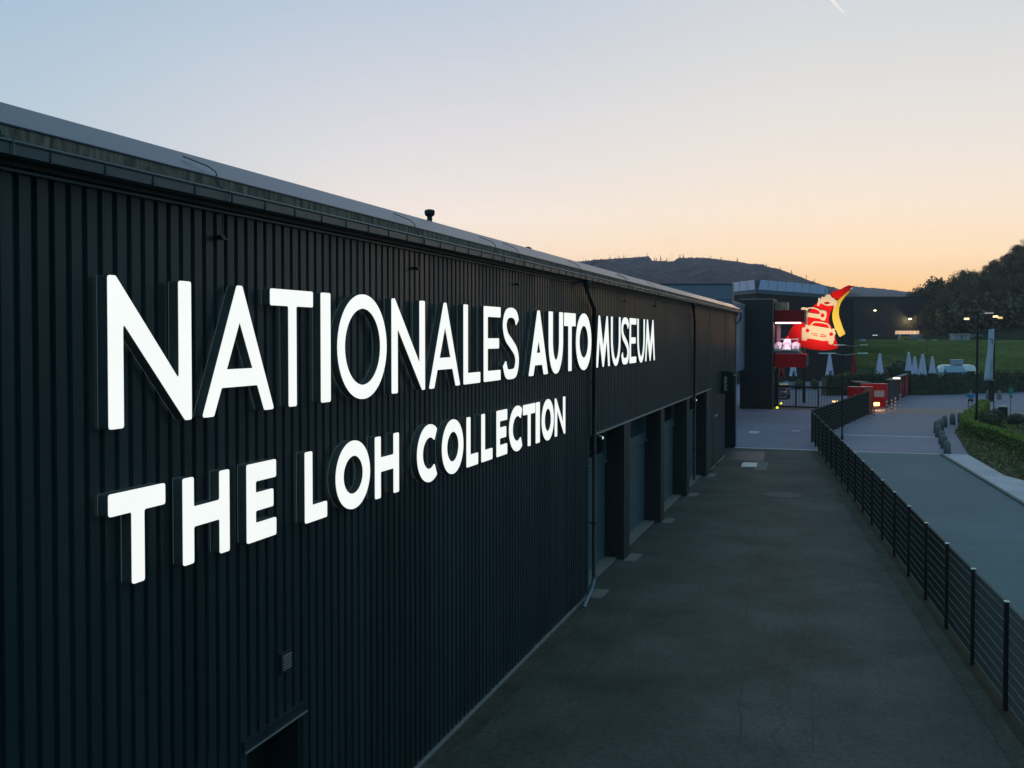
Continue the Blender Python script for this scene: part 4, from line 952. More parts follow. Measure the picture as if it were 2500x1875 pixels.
b=MB()
for i in range(11): mark(2415.6+.25*(i%2),876+i*2.9,2.0-.5*(i%3==1),1.7)
b.build('grey_lettering',mat('flag lettering',(.26,.26,.40),rough=.9,var=.3,scale=8),fl)
MB().tube([((-25)*k,0,zat(803,dF)),(0,0,zat(802.5,dF))],.03,6).build('top_bar',M_BLACK,fl)
MB().lathe([(.06,0),(.07,.1),(.02,.16)],(-.02,0,zat(931,dF)),8).build('bottom_weight',M_AMBER if False else mat('brass',(.5,.35,.18),rough=.3,metal=.8,var=.1),fl)

# ================================================================== PARASOLS
def parasol(px,ytop,ybot,wpx,d,label,m=M_CLOTH,split=False,group='folded parasols on the terrace'):
    p=at(px,d); zt=zat(ytop,d); zb=zat(ybot,d); w_=wpx/F_PX*d/2; r=empty('parasol',(p[0],p[1],0),YAW,label,'parasol',group)
    MB().tube([(0,0,0),(0,0,zt)],.04,6).lathe([(.35,0),(.33,.08),(.08,.12)],n=10).build('pole',M_DARK,r)
    b=MB(); n=24; rows_=12; vs=[]
    for i in range(rows_+1):
        f=i/rows_; rad=w_*(.30+.70*f**.9)
        for j in range(n):
            a=6.2832*j/n; q=rad*(1+.13*math.cos(a*6)*f)
            z=zt-(zt-zb)*f
            if split and f>.75: z+= (0 if abs(math.cos(a))>.45 else (zt-zb)*.28*((f-.75)/.25))
            if f==1: z+=.06*math.cos(a*6)
            vs.append((q*math.cos(a),q*math.sin(a),z))
    fs=[(i*n+j,i*n+(j+1)%n,(i+1)*n+(j+1)%n,(i+1)*n+j) for i in range(rows_) for j in range(n)]
    fs.append(tuple(range(n))); b.add(vs,fs).build('canopy',m,r,smooth=True)
    MB().lathe([(w_*.34,zt-.03),(w_*.34,zt+.05),(.04,zt+.12)],n=10).build('cap',M_WHITE if m is M_CLOTH else M_REDD,r)
parasol(2026,865,919,19,128,'white folded parasol against the dark museum wall, right of the showcase',split=True)
parasol(1937,868,918,17,128,'white folded parasol seen below the red showcase plinth',split=True)
parasol(1906,872,923,21,122,'red folded parasol below the showcase, beside the white one',M_REDD,True)
parasol(2085,866,911,15,124,'red folded parasol below the street lamp heads',M_REDD)
parasol(2148.5,865,912,18.5,126,'lone white folded parasol in front of the grass bank, above the red stands')
parasol(2219,861.5,905,17,134,'white folded parasol, leftmost and tallest of the row of four')
parasol(2234,872.5,913,16.5,127,'white folded parasol, second from the left in the row of four')
parasol(2253,867,915.5,21,123,'white folded parasol, third and widest in the row of four')
parasol(2277,872,911,17,130,'white folded parasol, rightmost of the row of four')

# ================================================================== TRAILER
dT=131; a=at(2294,dT); c_=at(2395,dT); LT=(Vector(c_)-Vector(a)).length
tr=empty('silver_trailer',(a[0],a[1],0),YAW,'rounded silver caravan trailer used as a snack stand behind the hedge','trailer')
ht=zat(890.5,dT)
b=MB(); n=14; vs=[]; m_=12
for i in range(m_+1):
    f=i/m_; x=LT*f; e=min(1,(min(f,1-f)/.16)); e=math.sqrt(max(0,1-(1-e)**2)); e=max(e,.12)
    for j in range(n+1):
        t=math.pi*j/n; cy_=-math.cos(t); sz=math.sin(t)**.55
        vs.append((x,1.15+1.15*cy_*(.35+.65*e)*(abs(cy_)**-.25 if abs(cy_)>.05 else 1)*.95,.45+(ht-.45)*(1-.42*(1-e))*sz))
fs=[(i*(n+1)+j,i*(n+1)+j+1,(i+1)*(n+1)+j+1,(i+1)*(n+1)+j) for i in range(m_) for j in range(n)]
fs+=[tuple(range(n,-1,-1)),tuple(m_*(n+1)+j for j in range(n+1))]
b.add(vs,fs).build('body',M_SILVER,tr,smooth=True)
MB().box(LT*.12,LT*.55,-.12,.05,.9,ht*.73).build('serving_hatch',mat('dull hatch',(.17,.20,.25),rough=.5,var=.1),tr)
recalc(MB().hull([(LT*.10,-.9,ht*.66),(LT*.60,-.9,ht*.66),(LT*.56,-.02,ht*.90),(LT*.12,-.02,ht*.90)],[(LT*.10,-.9,ht*.69),(LT*.60,-.9,ht*.69),(LT*.56,-.02,ht*.94),(LT*.12,-.02,ht*.94)]).build('awning',mat('blue grey awning',(.25,.36,.50),rough=.5,var=.05),tr))
MB().box(LT*.60,LT*.86,-.10,-.02,.7,ht*.72).build('tinted_window',M_TEAL,tr)
MB().bbox(LT*.40,LT*.64,.7,1.7,ht+.0,ht+.58,.05).build('roof_unit',mat('roof unit',(.40,.48,.60),rough=.5,var=.05),tr)
MB().box(LT*.39,LT*.65,.65,1.75,ht+.56,ht+.64).build('roof_unit_lid',M_WHITE,tr)
for q in (.42,.58): MB().lathe([(.36,-.1),(.36,.1)],(LT*q,.1,.36),14,'y').build('wheel',M_BLACK,tr)
MB().box(LT*.872,LT*.885,-.13,-.09,.9,ht*.8).build('lamp_strip',glow('orange strip',(1,.45,.12),.9),tr)
# ================================================================== TERRACE FENCE, HEDGES
def barfence(p,q,h,label,name='bar_fence',z=0,sp=.14,m=M_DARK,col_=None):
    a=Vector(p);b_=Vector(q); L_=(b_-a).length; d=(b_-a)/L_
    r=empty(name,(a.x,a.y,z),math.atan2(d.y,d.x),label,'fence')
    MB().box(0,L_,-.02,.02,h-.12,h-.07).box(0,L_,-.02,.02,.12,.17).build('rail',m,r)
    b=MB(); x=0
    while x<L_: b.box(x,x+.03,-.015,.015,0,h); x+=sp
    b.build('bars',m,r)
    x=0; k=0
    while x<L_ and k<40: MB().box(x-.05,x+.05,-.05,.05,0,h+.03).build('post',M_BLACK,r); x+=2.5; k+=1
    return r
barfence(at(2085,139),at(2330,139),zat(898,139)-.0,'dark bar fence at the foot of the grass bank behind the parasols',sp=.16)
barfence(at(2395,146),at(2560,146),1.8,'dark bar fence at the foot of the grass bank right of the trailer',sp=.16)
def sweep_leaves(pts,h,w_,n,size,m,name,label,cat,z0=0,core=True,group=None,base_m=None,kind=None,top_rough=.1,parent=None):
    P_=[Vector(p) for p in pts]; seg=[(P_[i+1]-P_[i]).length for i in range(len(P_)-1)]; tot=sum(seg)
    r=parent or empty(name,(P_[0].x,P_[0].y,z0),0,label,cat,group); o=Vector((P_[0].x,P_[0].y,0))
    b=MB()
    for i in range(n):
        s_=random.uniform(0,tot); j=0
        while j<len(seg)-1 and s_>seg[j]: s_-=seg[j]; j+=1
        d=(P_[j+1]-P_[j]).normalized(); nn=Vector((-d.y,d.x)); c_=P_[j]+d*s_
        f=random.random()
        if f<.42: u_=random.uniform(-.5,.5)*w_; z=h*(1+random.gauss(0,top_rough*.35)); 
        else: u_=random.choice((-.5,.5))*w_*(1+random.uniform(-.08,.05)); z=h*random.uniform(.0,1.0)
        p=c_+nn*u_; b.leaf((p.x-o.x,p.y-o.y,z+random.uniform(-.02,.05)),size)
    b.build('leaves',m,r)
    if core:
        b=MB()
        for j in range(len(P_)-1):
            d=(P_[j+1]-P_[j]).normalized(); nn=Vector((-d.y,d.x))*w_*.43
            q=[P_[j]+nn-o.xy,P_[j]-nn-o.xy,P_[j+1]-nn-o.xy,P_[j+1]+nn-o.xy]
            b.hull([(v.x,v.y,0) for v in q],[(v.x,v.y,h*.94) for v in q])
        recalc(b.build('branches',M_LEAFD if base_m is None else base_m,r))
    return r
p0=at(2012,113);p1_=at(2072,113.5)
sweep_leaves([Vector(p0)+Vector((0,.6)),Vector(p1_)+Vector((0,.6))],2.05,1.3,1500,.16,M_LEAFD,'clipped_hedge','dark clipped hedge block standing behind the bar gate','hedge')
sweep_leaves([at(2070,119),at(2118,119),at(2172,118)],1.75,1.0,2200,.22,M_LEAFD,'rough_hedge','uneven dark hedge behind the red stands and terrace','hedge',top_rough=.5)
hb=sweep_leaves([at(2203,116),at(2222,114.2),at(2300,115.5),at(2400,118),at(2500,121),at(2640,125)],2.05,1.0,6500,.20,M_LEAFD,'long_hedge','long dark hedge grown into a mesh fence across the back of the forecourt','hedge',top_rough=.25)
o=hb.location
b=MB()
for i in range(15):
    f=2222+i*28; q=HP(f,820,114.2+ (f-2222)*.0245-.65); b.box(q.x-o.x-.03,q.x-o.x+.03,q.y-o.y-.03,q.y-o.y+.03,0,2.25)
b.build('fence_post',M_BLACK,hb)
b=MB()
for z in [k*.2+.1 for k in range(10)]:
    for i in range(14):
        f0=2222+i*28; f1=f0+28
        q0=HP(f0,820,114.2+(f0-2222)*.0245-.62); q1=HP(f1,820,114.2+(f1-2222)*.0245-.62)
        b.quad((q0.x-o.x,q0.y-o.y,z),(q1.x-o.x,q1.y-o.y,z),(q1.x-o.x,q1.y-o.y,z+.012),(q0.x-o.x,q0.y-o.y,z+.012))
b.build('fence_wires',M_WIRE_TOPLIT,hb)
# shrubs on the grass bank
def bush(x,y,z,rad,h,n,size,m,name,label,cat='shrub',group=None,scalev=1):
    r=empty(name,(x,y,z),0,label,cat,group); b=MB()
    for i in range(n):
        v=Vector((random.gauss(0,1),random.gauss(0,1),random.gauss(0,1))).normalized()*(random.uniform(.72,1.05))
        bl=1+.18*noise.noise(v*2.3+Vector((x,y,0)))
        b.leaf((v.x*rad*bl,v.y*rad*bl,max(0.02,h*.5+v.z*h*.5*bl)),size)
    b.build('leaves',m,r)
    MB().lathe([(rad*.3,.0),(rad*.8,h*.25),(rad*.85,h*.55),(rad*.55,h*.85),(.02,h*.93)],n=12).build('branches',M_LEAFD,r)
    return r
M_BROWNL=mat('brownish leaves',(.085,.068,.040),rough=.8,var=.5)
for px,py,d,rad,h,lab in ((2203,897,150,2.3,2.9,'brownish round shrub at the foot of the grass bank left of the parasol row'),(2266,902,150,1.3,2.0,'brownish shrub between the third and fourth parasols of the row'),(2293,902,150,1.6,2.2,'brownish shrub beside the trailer')):
    p=at(px,d); bush(p[0],p[1],0,rad,h,420,.45,M_BROWNL,'shrub',lab)
# ================================================================== TERRACE: tables and chairs
M_CHAIR=mat('pale chair',(.36,.44,.52),rough=.5,var=.1)
def chair(x,y,rz):
    r=empty('garden_chair',(x,y,0),rz,'pale garden chair around a terrace table behind the gate','chair','garden chairs on the terrace')
    MB().bbox(-.23,.23,-.23,.23,.43,.47,.02).build('seat',M_CHAIR,r)
    b=MB().box(-.23,.23,.20,.23,.82,.88).box(-.23,.23,.20,.23,.60,.64)
    for k in range(5): b.box(-.22+k*.1,-.19+k*.1,.205,.225,.47,.83)
    b.build('backrest',M_CHAIR,r)
    for sx in (-1,1):
        for sy in (-1,1): MB().tube([(sx*.21,sy*.2,.44),(sx*.24,sy*.24,0)],.016,5).build('leg',M_CHAIR,r)
    return r
def table(x,y):
    r=empty('garden_table',(x,y,0),0,'pale round garden table on the terrace behind the gate','table','garden tables on the terrace')
    MB().lathe([(.40,.72),(.42,.74),(.40,.755)],n=18).build('tabletop',M_CHAIR,r)
    MB().tube([(0,0,.05),(0,0,.73)],.03,6).lathe([(.24,0),(.22,.04),(.03,.07)],n=12).build('leg',M_CHAIR,r)
    return r
T0=table(0,0); C0=chair(0,0,0); ft=fc=True
for i,(px,d) in enumerate(((1908,128),(1924,126.5),(1934,129),(1957,128),(1966,126.5),(1975,129),(1999,127.5),(2008,129.5))):
    p=at(px,d); t=T0 if i==0 else copy_tree(T0); t.location=(p[0],p[1],0)
    for q in range(4):
        a=q*1.5708+.5+i; c_=C0 if (i==0 and q==0) else copy_tree(C0); c_.location=(p[0]+.72*math.cos(a),p[1]+.72*math.sin(a),0); c_.rotation_euler=(0,0,a-1.5708)
for px,lab in ((1951,'small round dark shrub between the first and second groups of terrace tables'),(1990,'small round dark shrub between the second and third groups of terrace tables')):
    p=at(px,126); bush(p[0],p[1],0,.55,1.35,260,.16,M_LEAFD,'round_shrub',lab)
p=at(1893.5,111); q=at(1925,111)
MB().box(0,.14,0,.14,0,4).build('brick_pillar',mat('brown pillar',(.06,.035,.028),rough=.8,var=.2))
bpy.data.objects['brick_pillar'].location=(*at(1892,103),0); bpy.data.objects['brick_pillar'].scale=(2.6,3,1.08)
tag(bpy.data.objects['brick_pillar'],'brown square pillar under the left end of the red showcase','pillar')
# classic car behind the gate
cp=at(1909,108); cc=empty('classic_car',(cp[0],cp[1],0),0,'small vintage car with round headlights and warm lit roof behind the gate','car')
M_CARB=mat('dark car paint',(.05,.05,.07),rough=.25,coat=.5,var=.1)
def carbody(secs,name,m):
    vs=sum(secs,[]); k=len(secs[0]); fs=[tuple(range(k)),tuple((len(secs)-1)*k+j for j in range(k-1,-1,-1))]
    for i in range(len(secs)-1):
        for j in range(k): l_=(j+1)%k; fs.append((i*k+j,i*k+l_,(i+1)*k+l_,(i+1)*k+j))
    return recalc(MB().add(vs,fs).build(name,m,cc))
def sec(y,hw,z0,z1): return [(-hw,y,z0),(hw,y,z0),(hw*1.02,y,(z0+z1)/2),(hw*.86,y,z1),(-hw*.86,y,z1),(-hw*1.02,y,(z0+z1)/2)]
carbody([sec(-1.9,.62,.35,.72),sec(-1.7,.75,.28,.86),sec(-.7,.80,.25,.95),sec(.9,.80,.25,.95),sec(1.8,.72,.3,.85)],'body',M_CARB)
carbody([sec(-.75,.68,.94,1.0),sec(-.35,.60,.94,1.42),sec(.8,.60,.94,1.45),sec(1.35,.62,.94,1.0)],'cabin',M_GLASS)
carbody([sec(-.38,.56,1.40,1.50),sec(.2,.62,1.42,1.56),sec(.9,.56,1.40,1.50)],'roof',mat('cream roof',(.70,.45,.25),rough=.4,var=.1))
for sx in (-1,1):
    MB().lathe([(.12,-.05),(.13,0),(.08,.03)],(sx*.52,-1.86,.66),14,'y').build('headlight',M_SILVER,cc)
    MB().lathe([(.08,-.04),(.08,0)],(sx*.50,-1.93,.40),12,'y').build('fog_light',M_SILVER,cc)
    for y in (-1.2,1.2): MB().lathe([(.30,-.09),(.31,.0),(.30,.09)],(sx*.74,y,.31),16,'x').build('wheel',M_BLACK,cc)
MB().box(-.35,.35,-1.95,-1.90,.48,.60).build('grille',M_SILVER,cc)
light('warm_car_light',Vector((cp[0]+.6,cp[1]-1.0,3.3)),30,(1,.62,.35),.2)  # warm point light above the classic car, no fixture modelled
# lit plates glimpsed through the fence (amber)
for px,lab in ((2036,'amber ground light seen through the fence, left one'),(2047,'amber ground light seen through the fence, right one')):
    p=G(px,986); r=empty('amber_ground_light',(p.x,p.y,0),YAW,lab,'lamp','amber ground lights'); MB().bbox(-.16,.16,-.05,.05,.06,.30,.02).build('lens',glow('amber ground lens',(1,.62,.25),2.5) if 'amber ground lens' not in MATS else MATS['amber ground lens'],r); MB().box(-.18,.18,-.04,.06,0,.06).build('lamp_base',M_BLACK,r)
# ================================================================== RED STANDS
def stand(px0,px1,ybase0,ytop,thick,label,loc_d=None,dx=0):
    a=G(px0,ybase0); b_=G(px1,ybase0); 
    r=empty('red_stand',(a.x,a.y,0),math.atan2(b_.y-a.y,b_.x-a.x),label,'stand','red entrance stands')
    L_=(b_-a).length; h=H+(820-ytop)/F_PX*a.dot(FH)
    MB().bbox(0,L_,0,thick,0,h,.02).build('wall',M_RED,r)
    MB().box(-.03,L_+.03,-.03,thick+.03,h,h+.06).build('top_edge',mat('pink edge',(.62,.16,.16),rough=.4,var=.1),r)
    return r,L_,h
r1,L1,h1=stand(2106,2168,995,938,.55,'larger red stand with a white notice panel, behind the fence end')
k1=L1/62
def s1(px): return (px-2106)*k1
d1=G(2106,995).dot(FH)
MB().box(s1(2134),s1(2158.5),-.03,-.005,zat(969,d1),zat(953.5,d1)).build('notice_panel',mat('notice panel',(.55,.42,.45),rough=.6,var=.05),r1)
MB().box(s1(2135),s1(2158),-.035,-.031,zat(955.5,d1),zat(955,d1)).build('notice_rule',mat('notice rule',(.45,.30,.34),rough=.6,var=.1),r1)
MB().box(s1(2161),s1(2168)+.02,-.04,-.022,.02,h1-.05).build('edge_panel',mat('dusty red',(.30,.05,.06),rough=.6,var=.2),r1)
MB().box(0,.12,.3,2.6,h1+.06,h1+.14).box(L1*.1,L1*.45,.5,4.0,h1+.08,h1+.14).build('roof_slab',M_CONC,r1)
r2,L2,h2=stand(2074,2131,1012,946,.6,'smaller red stand in front, ending the mesh fence, with an amber lamp beside it')
MB().box(L2-.75,L2-.05,-.035,-.005,.02,h2-.02).build('lit_edge_panel',mat('orange red panel',(.50,.10,.05),rough=.5,var=.2),r2)
am=G(2140,1000); dA=am.dot(FH)
rl_=empty('amber_lamp',(am.x,am.y-.2,0),YAW,'bright amber lamp low on the front of the red stands','lamp'); kk=dA/F_PX
MB().bbox(-6.5*kk,6*kk,-.10,.02,zat(990,dA),zat(982.5,dA),.02).build('lens',M_AMBER,rl_); MB().box(-3*kk,3*kk,.0,.10,0,zat(984,dA)).build('lamp_post',M_BLACK,rl_)
light('amber_light',am+Vector((.1,-.8,.45)),45,(1,.45,.18),.2)
# black slatted gate wall with red banners beyond
a=G(2171,989); b_=G(2216,965)
bs=empty('banner_wall',(a.x,a.y,0),math.atan2(b_.y-a.y,b_.x-a.x),'black wall with two red banners receding beside the red stands','wall')
Lb=(b_-a).length; hb_=2.35
MB().bbox(0,Lb,0,.35,0,hb_,.02).build('wall',M_BLACK,bs); MB().box(-.05,Lb+.05,-.12,.4,hb_,hb_+.06).build('top_edge',M_CONC,bs)
for f0,f1 in ((.50,.60),(.82,.97)): MB().box(Lb*f0,Lb*f1,-.06,-.02,.15,hb_-.15).build('red_banner',M_RED,bs)
b=MB()
for i in range(6): b.box(Lb*.87,Lb*(.93 if i%2 else .91),-.068,-.062,.7+i*.15,.78+i*.15)
b.build('banner_marks',mat('banner marks',(.5,.25,.27),rough=.7,var=.2),bs)
MB().box(Lb*.68,Lb*.69,-.08,-.03,.9,1.9).build('pull_handle',M_SILVER,bs)
pa=HP(2189,925.5,a.dot(FH)+2); r=empty('lit_canopy_lamp',(pa.x,pa.y,2.4),YAW,'flat pale lit lamp on top of the black banner wall','lamp'); MB().bbox(-.3,.3,-.2,.2,.0,.16,.03).build('lens',glow('cream lamp',(1,.88,.66),1.6),r); MB().box(-.05,.05,-.05,.05,-.2,.0).build('lamp_base',M_BLACK,r)
# red-white posts
M_POSTR=mat('post red',(.45,.02,.03),rough=.5,var=.05)
def rwpost(px,py,top,label):
    p=G(px,py); d=p.dot(FH); h=(py-top)/F_PX*d; r=empty('striped_post',(p.x,p.y,0),0,label,'post','red and white striped posts')
    for nm,m,off in (('white_band',M_WHITE,0),('red_band',M_POSTR,1)):
        b=MB()
        for k in range(off,7,2): b.lathe([(.055,h*k/7),(.055,h*(k+1)/7)],n=10)
        b.build(nm,m,r)
    MB().lathe([(.055,h),(.03,h+.03)],n=10).build('cap',M_WHITE,r)
rwpost(2134,1020,992,'red and white striped post in front of the smaller red stand')
rwpost(2164.5,1008,979,'red and white striped post at the corner of the larger red stand')
rwpost(2177,1004,976,'red and white striped post, first past the larger red stand')
rwpost(2186,999,971,'red and white striped post, second past the larger red stand')
rwpost(2197.5,990,963,'red and white striped post beside the red banner')
# ================================================================== BOLLARDS
M_ST=M_STONE
bl=None
defs=[(1175,1440),(1132,1355),(1103,1292),(1055,1200),(1034,1145),(1088,1112),(1140,1062),(1246,1032),(1347,1003),(1425,962)]
labs=['nearest granite bollard at the pale paving line','granite bollard just behind the nearest one','third granite bollard from the front','fourth granite bollard from the front','granite bollard at the leftmost point of the curved row','granite bollard just right of the leftmost point of the row','granite bollard left of the gap in the curved row','lone granite bollard in the gap of the curved row','granite bollard against the clipped hedge tip','farthest granite bollard at the feet of the person']
for i,((x,y),lab) in enumerate(zip(defs,labs)):
    p=G(2100+x*.1808,850+y*.1808)
    if bl is None:
        o=MB().lathe([(.20,0),(.197,.55),(.18,.68),(.13,.77),(.06,.815),(.01,.82)],n=18).build('stone_bollard',M_ST,smooth=True); bl=o
    else: o=copy_tree(bl)
    o.location=(p.x,p.y,0); s_=1.0+.06*random.uniform(-1,1); o.scale=(s_,s_,s_)
    tag(o,lab,'bollard','granite bollards in a curved row')
# ================================================================== PLANTED BED
bed=gp((2366,1113),(2331,1056),(2338,1045),(2350,1022),(2372,1004),(2392,1000),(2400,1016),(2440,1022),(2475,1030),(2520,1040),(2620,1060))
bed+= [(w3.x+9,w3.y+1),(w3.x+kd.x*6,w3.y+kd.y*6)]+gp((2500,1177),(2452,1164))
poly_sheet('planting_bed',bed,.012,M_SOIL)
poly_sheet('garden_path',gp((2438,1063.5),(2520,1065),(2620,1072),(2640,1125),(2500,1087),(2470,1077)),.03,M_WALK)
poly_sheet('rose_path',gp((2392,1016),(2520,1023),(2520,1003),(2397,1000)),.016,M_PAVE2)
hp=[(x+.42,y+.30) for x,y in gp((2393,1002),(2372,1022),(2352,1040),(2344,1049),(2350,1060),(2385,1073),(2425,1086),(2462,1103),(2500,1120),(2560,1146),(2660,1190))]
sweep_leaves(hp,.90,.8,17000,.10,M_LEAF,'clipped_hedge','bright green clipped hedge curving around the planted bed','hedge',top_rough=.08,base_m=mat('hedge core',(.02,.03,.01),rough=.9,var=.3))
# low shrubs between hedge and pavement
def inpoly(x,y,P_):
    c_=False;n_=len(P_)
    for i in range(n_):
        x1,y1=P_[i];x2,y2=P_[i-1]
        if (y1>y)!=(y2>y) and x<(x2-x1)*(y-y1)/(y2-y1)+x1: c_=not c_
    return c_
gc_=MB(); xs=[p[0] for p in bed]; ys=[p[1] for p in bed]; cnt=0
while cnt<26000:
    x=random.uniform(min(xs),max(xs)); y=random.uniform(min(ys),max(ys))
    if not inpoly(x,y,bed): continue
    hh=.16+.22*max(0,noise.noise(Vector((x*1.1,y*1.1,3)))+.35)
    gc_.leaf((x,y,random.uniform(.02,hh)),.11); cnt+=1
M_GC=mat('ground cover leaves',(.20,.20,.07),rough=.8,var=.75,scale=1.3)
tag(gc_.build('ground_cover',M_GC),'low mottled green ground cover filling the planted bed','ground cover',None,'stuff')
for px,py,rad,h,lab in ((2418,1044,.75,1.15,'round dark clipped shrub in the bed right of the tall lamp post'),(2433,1030,.62,1.0,'round dark clipped shrub in front of the litter bin'),(2481,1041,.70,.95,'round dark clipped shrub near the right edge of the photo'),(2441,1060,.5,.6,'small low shrub at the corner of the garden path')):
    p=G(px,py); bush(p.x,p.y,0,rad,h,1300,.09,M_LEAFD,'round_shrub',lab,'shrub','round shrubs in the planted bed')
# litter bin
p=G(2448,1025); r=empty('litter_bin',(p.x,p.y,0),YAW,'dark upright litter bin with a pale lid beside the rose path','bin')
MB().bbox(-.28,.28,-.28,.28,0,.98,.05).build('bin_body',M_BLACK,r); MB().bbox(-.33,.33,-.33,.33,1.02,1.10,.03).build('lid',mat('pale bin lid',(.55,.45,.38),rough=.5,var=.1),r); MB().box(-.2,.2,-.2,.2,.98,1.02).build('bin_slot',M_DARK,r)
# green sign on thin post
p=G(2467,1033); d=p.dot(FH); r=empty('green_sign',(p.x,p.y,0),YAW,'small green sign with a pale symbol on a thin post','sign')
MB().tube([(0,0,0),(0,0,zat(947,d))],.03,6).build('post',M_CONC,r); kz=d/F_PX
MB().bbox(-5.5*kz,5.5*kz,-.05,-.02,zat(961.5,d),zat(947,d),.01).build('sign_plate',M_GREEN,r)
MB().tube([(-1.5*kz,-.056,zat(958,d)),(0,-.056,zat(951,d)),(1.5*kz,-.056,zat(958,d))],.02,5).box(-2*kz,2*kz,-.06,-.052,zat(954.8,d),zat(954.3,d)).build('pale_symbol',mat('pale green',(.2,.5,.42),rough=.5,var=.1),r)
MB().box(-4*kz,4*kz,-.045,-.02,zat(971,d),zat(966,d)).build('lower_plate',mat('grey plate',(.20,.20,.22),rough=.5,var=.1),r)
# dark advertising column / post behind the flag
p=G(2419,980); r=empty('dark_post',(p.x,p.y,0),YAW,'dark narrow information post behind the flag pole','post'); MB().bbox(-.22,.22,-.12,.12,.08,2.3,.03).build('post_body',M_BLACK,r); MB().bbox(-.3,.3,-.18,.18,0,.08,.02).build('post_foot',M_DARK,r); MB().box(-.16,.16,-.126,-.12,1.5,2.0).build('display',M_GLASS,r)
def boulder(px,py,w_,h,label):
    p=G(px,py); b=MB(); n=14; vs=[];m_=8
    for i in range(m_+1):
        t=math.pi/2*i/m_
        for j in range(n):
            a=6.2832*j/n; v=Vector((math.cos(a)*math.cos(t),math.sin(a)*math.cos(t),math.sin(t))); q=1+.2*noise.noise(v*1.4+Vector((px,0,0)))
            vs.append((v.x*w_*q,v.y*w_*q,v.z**.7*h*q))
    fs=[(i*n+j,i*n+(j+1)%n,(i+1)*n+(j+1)%n,(i+1)*n+j) for i in range(m_) for j in range(n)]
    o=b.add(vs,fs).build('boulder',mat('pinkish stone',(.24,.20,.21),rough=.9,var=.2,scale=3),smooth=True); o.location=(p.x,p.y,0)
    tag(o,label,'boulder','standing boulders on the forecourt')
boulder(2440,975,.24,.95,'pale upright boulder right of the flag pole'); boulder(2412,975,.24,.95,'pale upright boulder left of the dark post')
# ================================================================== PERSON
def skin_mesh(verts,edges,name,m,parent,sub=1):
    me=bpy.data.meshes.new(name); me.from_pydata([v[:3] for v in verts],edges,[]); o=bpy.data.objects.new(name,me); COL.objects.link(o)
    sk=o.modifiers.new('s','SKIN'); 
    for i,v in enumerate(verts):
        rr=v[3] if isinstance(v[3],tuple) else (v[3],v[3]); me.skin_vertices[0].data[i].radius=rr
    me.skin_vertices[0].data[0].use_root=True
    sb=o.modifiers.new('u','SUBSURF'); sb.levels=sub; sb.render_levels=sub
    dg=bpy.context.evaluated_depsgraph_get(); m2=bpy.data.meshes.new_from_object(o.evaluated_get(dg)); bpy.data.objects.remove(o)
    m2.name=name; m2.materials.clear(); m2.materials.append(m); m2.polygons.foreach_set('use_smooth',[True]*len(m2.polygons))
    q=bpy.data.objects.new(name,m2); COL.objects.link(q)
    if parent: q.parent=parent
    return q
p=G(2369.5,993.5)
ps=empty('person',(p.x,p.y,0),YAW+math.pi,'person in a bright blue jacket and dark shorts walking near the bollards','person')
sc_=.92
V=[(0,0,.92,(.15,.11)),(0,0,1.15,(.15,.10)),(0,.0,1.36,(.17,.10)),(0,0,1.50,.055),(0,.01,1.60,(.075,.085)),(0,.01,1.70,(.078,.09)),
 (-.10,0,.86,.095),(-.11,.05,.48,.065),(-.11,.0,.09,.042),(-.11,.14,.04,.035),
 (.10,0,.86,.095),(.12,-.10,.48,.065),(.13,-.2,.12,.042),(.13,-.08,.04,.035),
 (-.21,0,1.40,.058),(-.27,.02,1.14,.045),(-.24,.17,.98,.032),(-.23,.23,.94,.026),
 (.21,0,1.40,.058),(.28,-.02,1.14,.045),(.27,.14,.98,.032),(.27,.20,.95,.026)]
E_=[(0,1),(1,2),(2,3),(3,4),(4,5),(0,6),(6,7),(7,8),(8,9),(0,10),(10,11),(11,12),(12,13),(2,14),(14,15),(15,16),(16,17),(2,18),(18,19),(19,20),(20,21)]
body=skin_mesh(V,E_,'body',M_SKIN,ps)
# hands: five short fingers each
for sx,w_ in ((-1,17),(1,21)):
    hx,hy,hz=V[w_][:3]; b=MB()
    for k in range(4): x=hx-.03+.02*k; b.tube([(x,hy+.0,hz),(x,hy+.045,hz-.018),(x,hy+.055-.004*abs(k-1.5),hz-.048)],.009,5)
    b.tube([(hx-sx*.02,hy-.02,hz),(hx-sx*.045,hy+.015,hz-.01),(hx-sx*.045,hy+.035,hz-.025)],.010,5)
    b.build('fingers',M_SKIN,ps)
J=[(0,0,.86,(.20,.15)),(0,0,1.15,(.20,.145)),(0,0,1.38,(.20,.135)),(0,0,1.49,.07),(-.22,0,1.39,.08),(-.28,.02,1.14,.07),(-.25,.15,1.0,.052),(.22,0,1.39,.08),(.29,-.02,1.14,.07),(.28,.12,1.0,.052)]
skin_mesh(J,[(0,1),(1,2),(2,3),(2,4),(4,5),(5,6),(2,7),(7,8),(8,9)],'jacket',M_BLUEJ,ps)
S_=[(0,0,.92,(.17,.13)),(-.105,0,.80,.115),(-.115,.04,.55,.095),(.105,0,.80,.115),(.12,-.07,.56,.095)]
skin_mesh(S_,[(0,1),(1,2),(0,3),(3,4)],'shorts',M_NAVY,ps)
b=MB()
for sx,yy in ((-.11,.06),(.13,-.14)): b.bbox(sx-.05,sx+.05,yy-.1,yy+.14,.0,.10,.02)
b.build('shoes',M_NAVY,ps)
MB().lathe([(.095,1.66),(.10,1.72),(.085,1.79),(.04,1.83),(.01,1.835)],(0,-.005,0),14).build('hair',mat('light brown hair',(.20,.14,.10),rough=.8,var=.2),ps,smooth=True)
